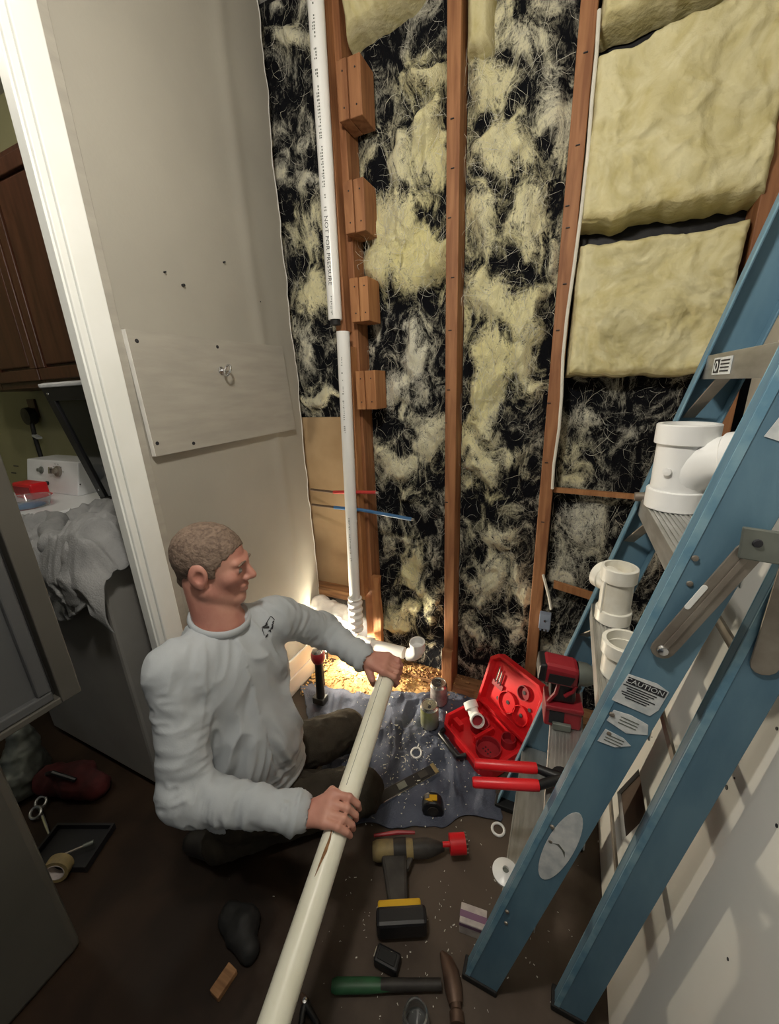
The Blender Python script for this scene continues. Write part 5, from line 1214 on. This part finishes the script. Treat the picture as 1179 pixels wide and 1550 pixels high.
# small printed carton
c = F(712, 1400, 0); T = Matrix.Translation(Vector(c)) @ Matrix.Rotation(.12, 4, 'Z'); t = thing('carton', c, 'small cream carton with purple print beside the near ladder foot', 'carton')
MB(T).box((-.030, -.026, 0), (.045, .022, .05)).build('body', M_card, t, bevel=.002); MB(T).box((-.0305, -.0265, .034), (.046, -.0258, .046)).build('print_band', M_purple, t); MB(T).box((-.031, -.012, .0501), (.046, .004, .0506)).build('print_band', M_purple, t)
# hammer
h0, h1 = F(502, 1492, .018), F(668, 1490, .018); t = thing('hammer', h0, 'claw hammer with a dark green handle lying on the floor', 'hammer')
d_ = h1 - h0; MB().tube([h0, h0 + d_ * .04, h0 + d_ * .35, h0 + d_ * .6, h1], [.012, .0165, .016, .012, .011], 14, flat=.8).build('handle', M_green, t, True)
MB().tube([h0 + d_ * .45 + A([0, 0, .0]), h1], [.0135, .012], 12).build('shaft', M_dirtblk, t, True)
hc = F(684, 1492, .02); MB().tube([F(668, 1441, .02), F(676, 1455, .02), F(683, 1475, .02), F(686, 1495, .02), F(690, 1520, .02)], [.006, .018, .023, .024, .018], 14, flat=.8).build('claw', M_steel, t, True)
MB().lathe([(.014, 0), (.014, .012), (.018, .016), (.018, .036), (0, .038)], F(690, 1518, .02), F(692, 1548, .02) - F(690, 1518, .02), 18).build('face', M_steel, t, True)
# black pouch / battery beside the hammer
c = F(586, 1461, 0); T = Matrix.Translation(Vector(c)) @ Matrix.Rotation(.05, 4, 'Z'); t = thing('battery_pack', c, 'small black battery pack lying just above the hammer handle', 'battery')
MB(T).box((-.034, -.018, 0), (.036, .022, .038)).build('body', M_blackp, t, bevel=.006); MB(T).box((-.036, -.01, .02), (-.033, .012, .034)).build('contact', M_chrome, t)
MB(T).box((-.024, -.012, .038), (.026, .014, .042)).build('slide', M_rubber, t, bevel=.002)
# glass jar cut by the frame
c = F(630, 1556, 0); t = thing('glass_jar', c, 'clear glass jar standing on the floor in front of the hammer', 'jar')
MB().lathe([(.0, .0), (.030, 0), (.034, .01), (.034, .045), (.028, .055), (.028, .065), (.025, .065), (.025, .055), (.031, .045), (.031, .012), (0, .006)], c, seg=28).build('glass', M_clear, t, True)
MB().lathe([(.025, .062), (.029, .066), (.025, .070)], c, (0, 0, 1), 24).build('rim', M_can, t, True)
# dark pliers at the pipe's foot
a, b = F(448, 1530, .012), F(476, 1548, .012); t = thing('pliers', a, 'black pliers on the dark floor beside the long pipe', 'pliers')
p_ = F(462, 1518, .012); MB().tube([p_, F(470, 1532, .012), F(482, 1552, .012)], [.01, .008, .007], 10).build('handle', M_blackp, t, True); MB().tube([p_, F(458, 1535, .012), F(455, 1555, .012)], [.01, .008, .007], 10).build('handle', M_blackp, t, True)
MB().tube([p_, F(456, 1505, .012)], [.012, .005], 10).build('jaw', M_steel, t, True); MB().lathe([(.006, 0), (.006, .003), (0, .004)], p_ + A([0, 0, .010]), (0, 0, 1), 10).build('rivet', M_chrome, t)

# ------------------------------------------------------------------ things on the dark floor at the left
c = F(98, 1330, 0); t = thing('tape_roll', c, 'dull yellow tape roll standing beside the grey appliance', 'tape')
MB().lathe([(.028, -.016), (.04, -.016), (.04, .016), (.028, .016)], c + A([-.02, .0, .040]), (.55, -.8, .12), 26, True).build('roll', M_dust, t, True)
MB().lathe([(.026, -.0165), (.0285, -.0165), (.0285, .0165), (.026, .0165)], c + A([-.02, .0, .040]), (.55, -.8, .12), 26, True).build('core', M_card, t, True)
c = F(40, 1190, 0); bagf = Field(c + A([-.2, -.2, 0]), c + A([.2, .2, .3]), .008); bagf.cone(c + A([0, .0, .07]), c + A([-.04, .05, .19]), .075, .05, .03); bagf.cone(c + A([.03, -.03, .05]), c + A([-.02, .05, .06]), .06, .05, .04)
V, Fq = bagf.mesh(); n_ = vnormals(V, Fq); V = V + n_ * (.03 * (ridged(V * 15, 3, 44) - .6))[:, None]; V[:, 2] = np.maximum(V[:, 2], .001)
tag(mesh_obj('plastic_bag', V, Fq, M_alug, None, True), 'crumpled translucent grey plastic bag below the ajar appliance door', 'bag')
c = F(112, 1200, 0); bagf = Field(c + A([-.25, -.2, 0]), c + A([.25, .2, .16]), .008); bagf.cone(c + A([-.10, -.02, .05]), c + A([.10, .04, .04]), .055, .045, .03); bagf.ball(c + A([0, .03, .05]), .06, .03)
V, Fq = bagf.mesh(); n_ = vnormals(V, Fq); V = V + n_ * (.02 * (ridged(V * 18, 3, 47) - .6))[:, None]; V[:, 2] = np.maximum(V[:, 2], .001)
tb_ = mesh_obj('tool_bag', V, Fq, M_maroon, None, True); tag(tb_, 'dark red fabric tool bag slumped on the floor in shadow', 'tool bag')
MB().tube([c + A([-.08, -.03, .10]), c + A([-.02, -.03, .135]), c + A([.06, 0, .10])], .008, 8).build('strap', M_blackp, tb_, True)
t = thing('scissors', F(60, 1215, .0), 'scissors with pale grey ring handles beside the dark tool bag', 'scissors')
for du, dv in ((0, 0), (-8, 16)):
    c = F(62 + du, 1214 + dv, .02); MB().tube([(c[0] + .026 * math.cos(a), c[1] + .016 * math.sin(a), .02 + .008 * math.sin(a)) for a in np.linspace(0, 6.283, 18)], .005, 8, False).build('ring_handle', M_alu, t, True)
MB().tube([F(60, 1222, .015), F(70, 1250, .015), F(76, 1268, .012)], [.006, .006, .002], 8, flat=.5).build('blade', M_chrome, t, True)
a, b = F(90, 1296, .03), F(142, 1274, .03); t = thing('screwdriver', a, 'thin steel screwdriver with a pale handle tip on the dark floor', 'screwdriver')
MB().tube([a, a + (b - a) * .7], .0035, 8).build('shaft', M_alud, t, True); MB().tube([a + (b - a) * .68, b], [.006, .007], 10).build('handle', M_alug, t, True)
c = F(110, 1285, 0); T = Matrix.Translation(Vector(c)) @ Matrix.Rotation(.4, 4, 'Z'); t = thing('tool_tray', c, 'low black tool tray under the thin screwdriver', 'tray')
MB(T).box((-.11, -.07, 0), (.11, .07, .006)).build('bottom', M_blackp, t)
for lo, hi in (((-.11, -.07, .006), (.11, -.062, .026)), ((-.11, .062, .006), (.11, .07, .026)), ((-.11, -.062, .006), (-.102, .062, .026)), ((.102, -.062, .006), (.11, .062, .026))): MB(T).box(lo, hi).build('side', M_blackp, t)
c = F(340, 1488, 0); T = Matrix.Translation(Vector(c)) @ Matrix.Rotation(-.1, 4, 'Z'); tag(MB(T).box((-.016, -.032, 0), (.018, .03, .02)).build('wood_scrap', M_plate, None, bevel=.003), 'small pale wood offcut on the dark floor', 'wood')
c = F(358, 1428, 0); bagf = Field(c + A([-.2, -.2, 0]), c + A([.2, .2, .16]), .008); bagf.cone(c + A([-.05, .03, .018]), c + A([.05, .0, .016]), .036, .03, .03); bagf.ball(c + A([.0, .04, .02]), .038, .03)
V, Fq = bagf.mesh(); n_ = vnormals(V, Fq); V = V + n_ * (.016 * (ridged(V * 18, 3, 57) - .6))[:, None]; V[:, 2] = np.maximum(V[:, 2], .001)
tag(mesh_obj('tool_pouch', V, Fq, M_rubber, None, True), 'black leather tool pouch on the floor above the wood offcut', 'pouch')
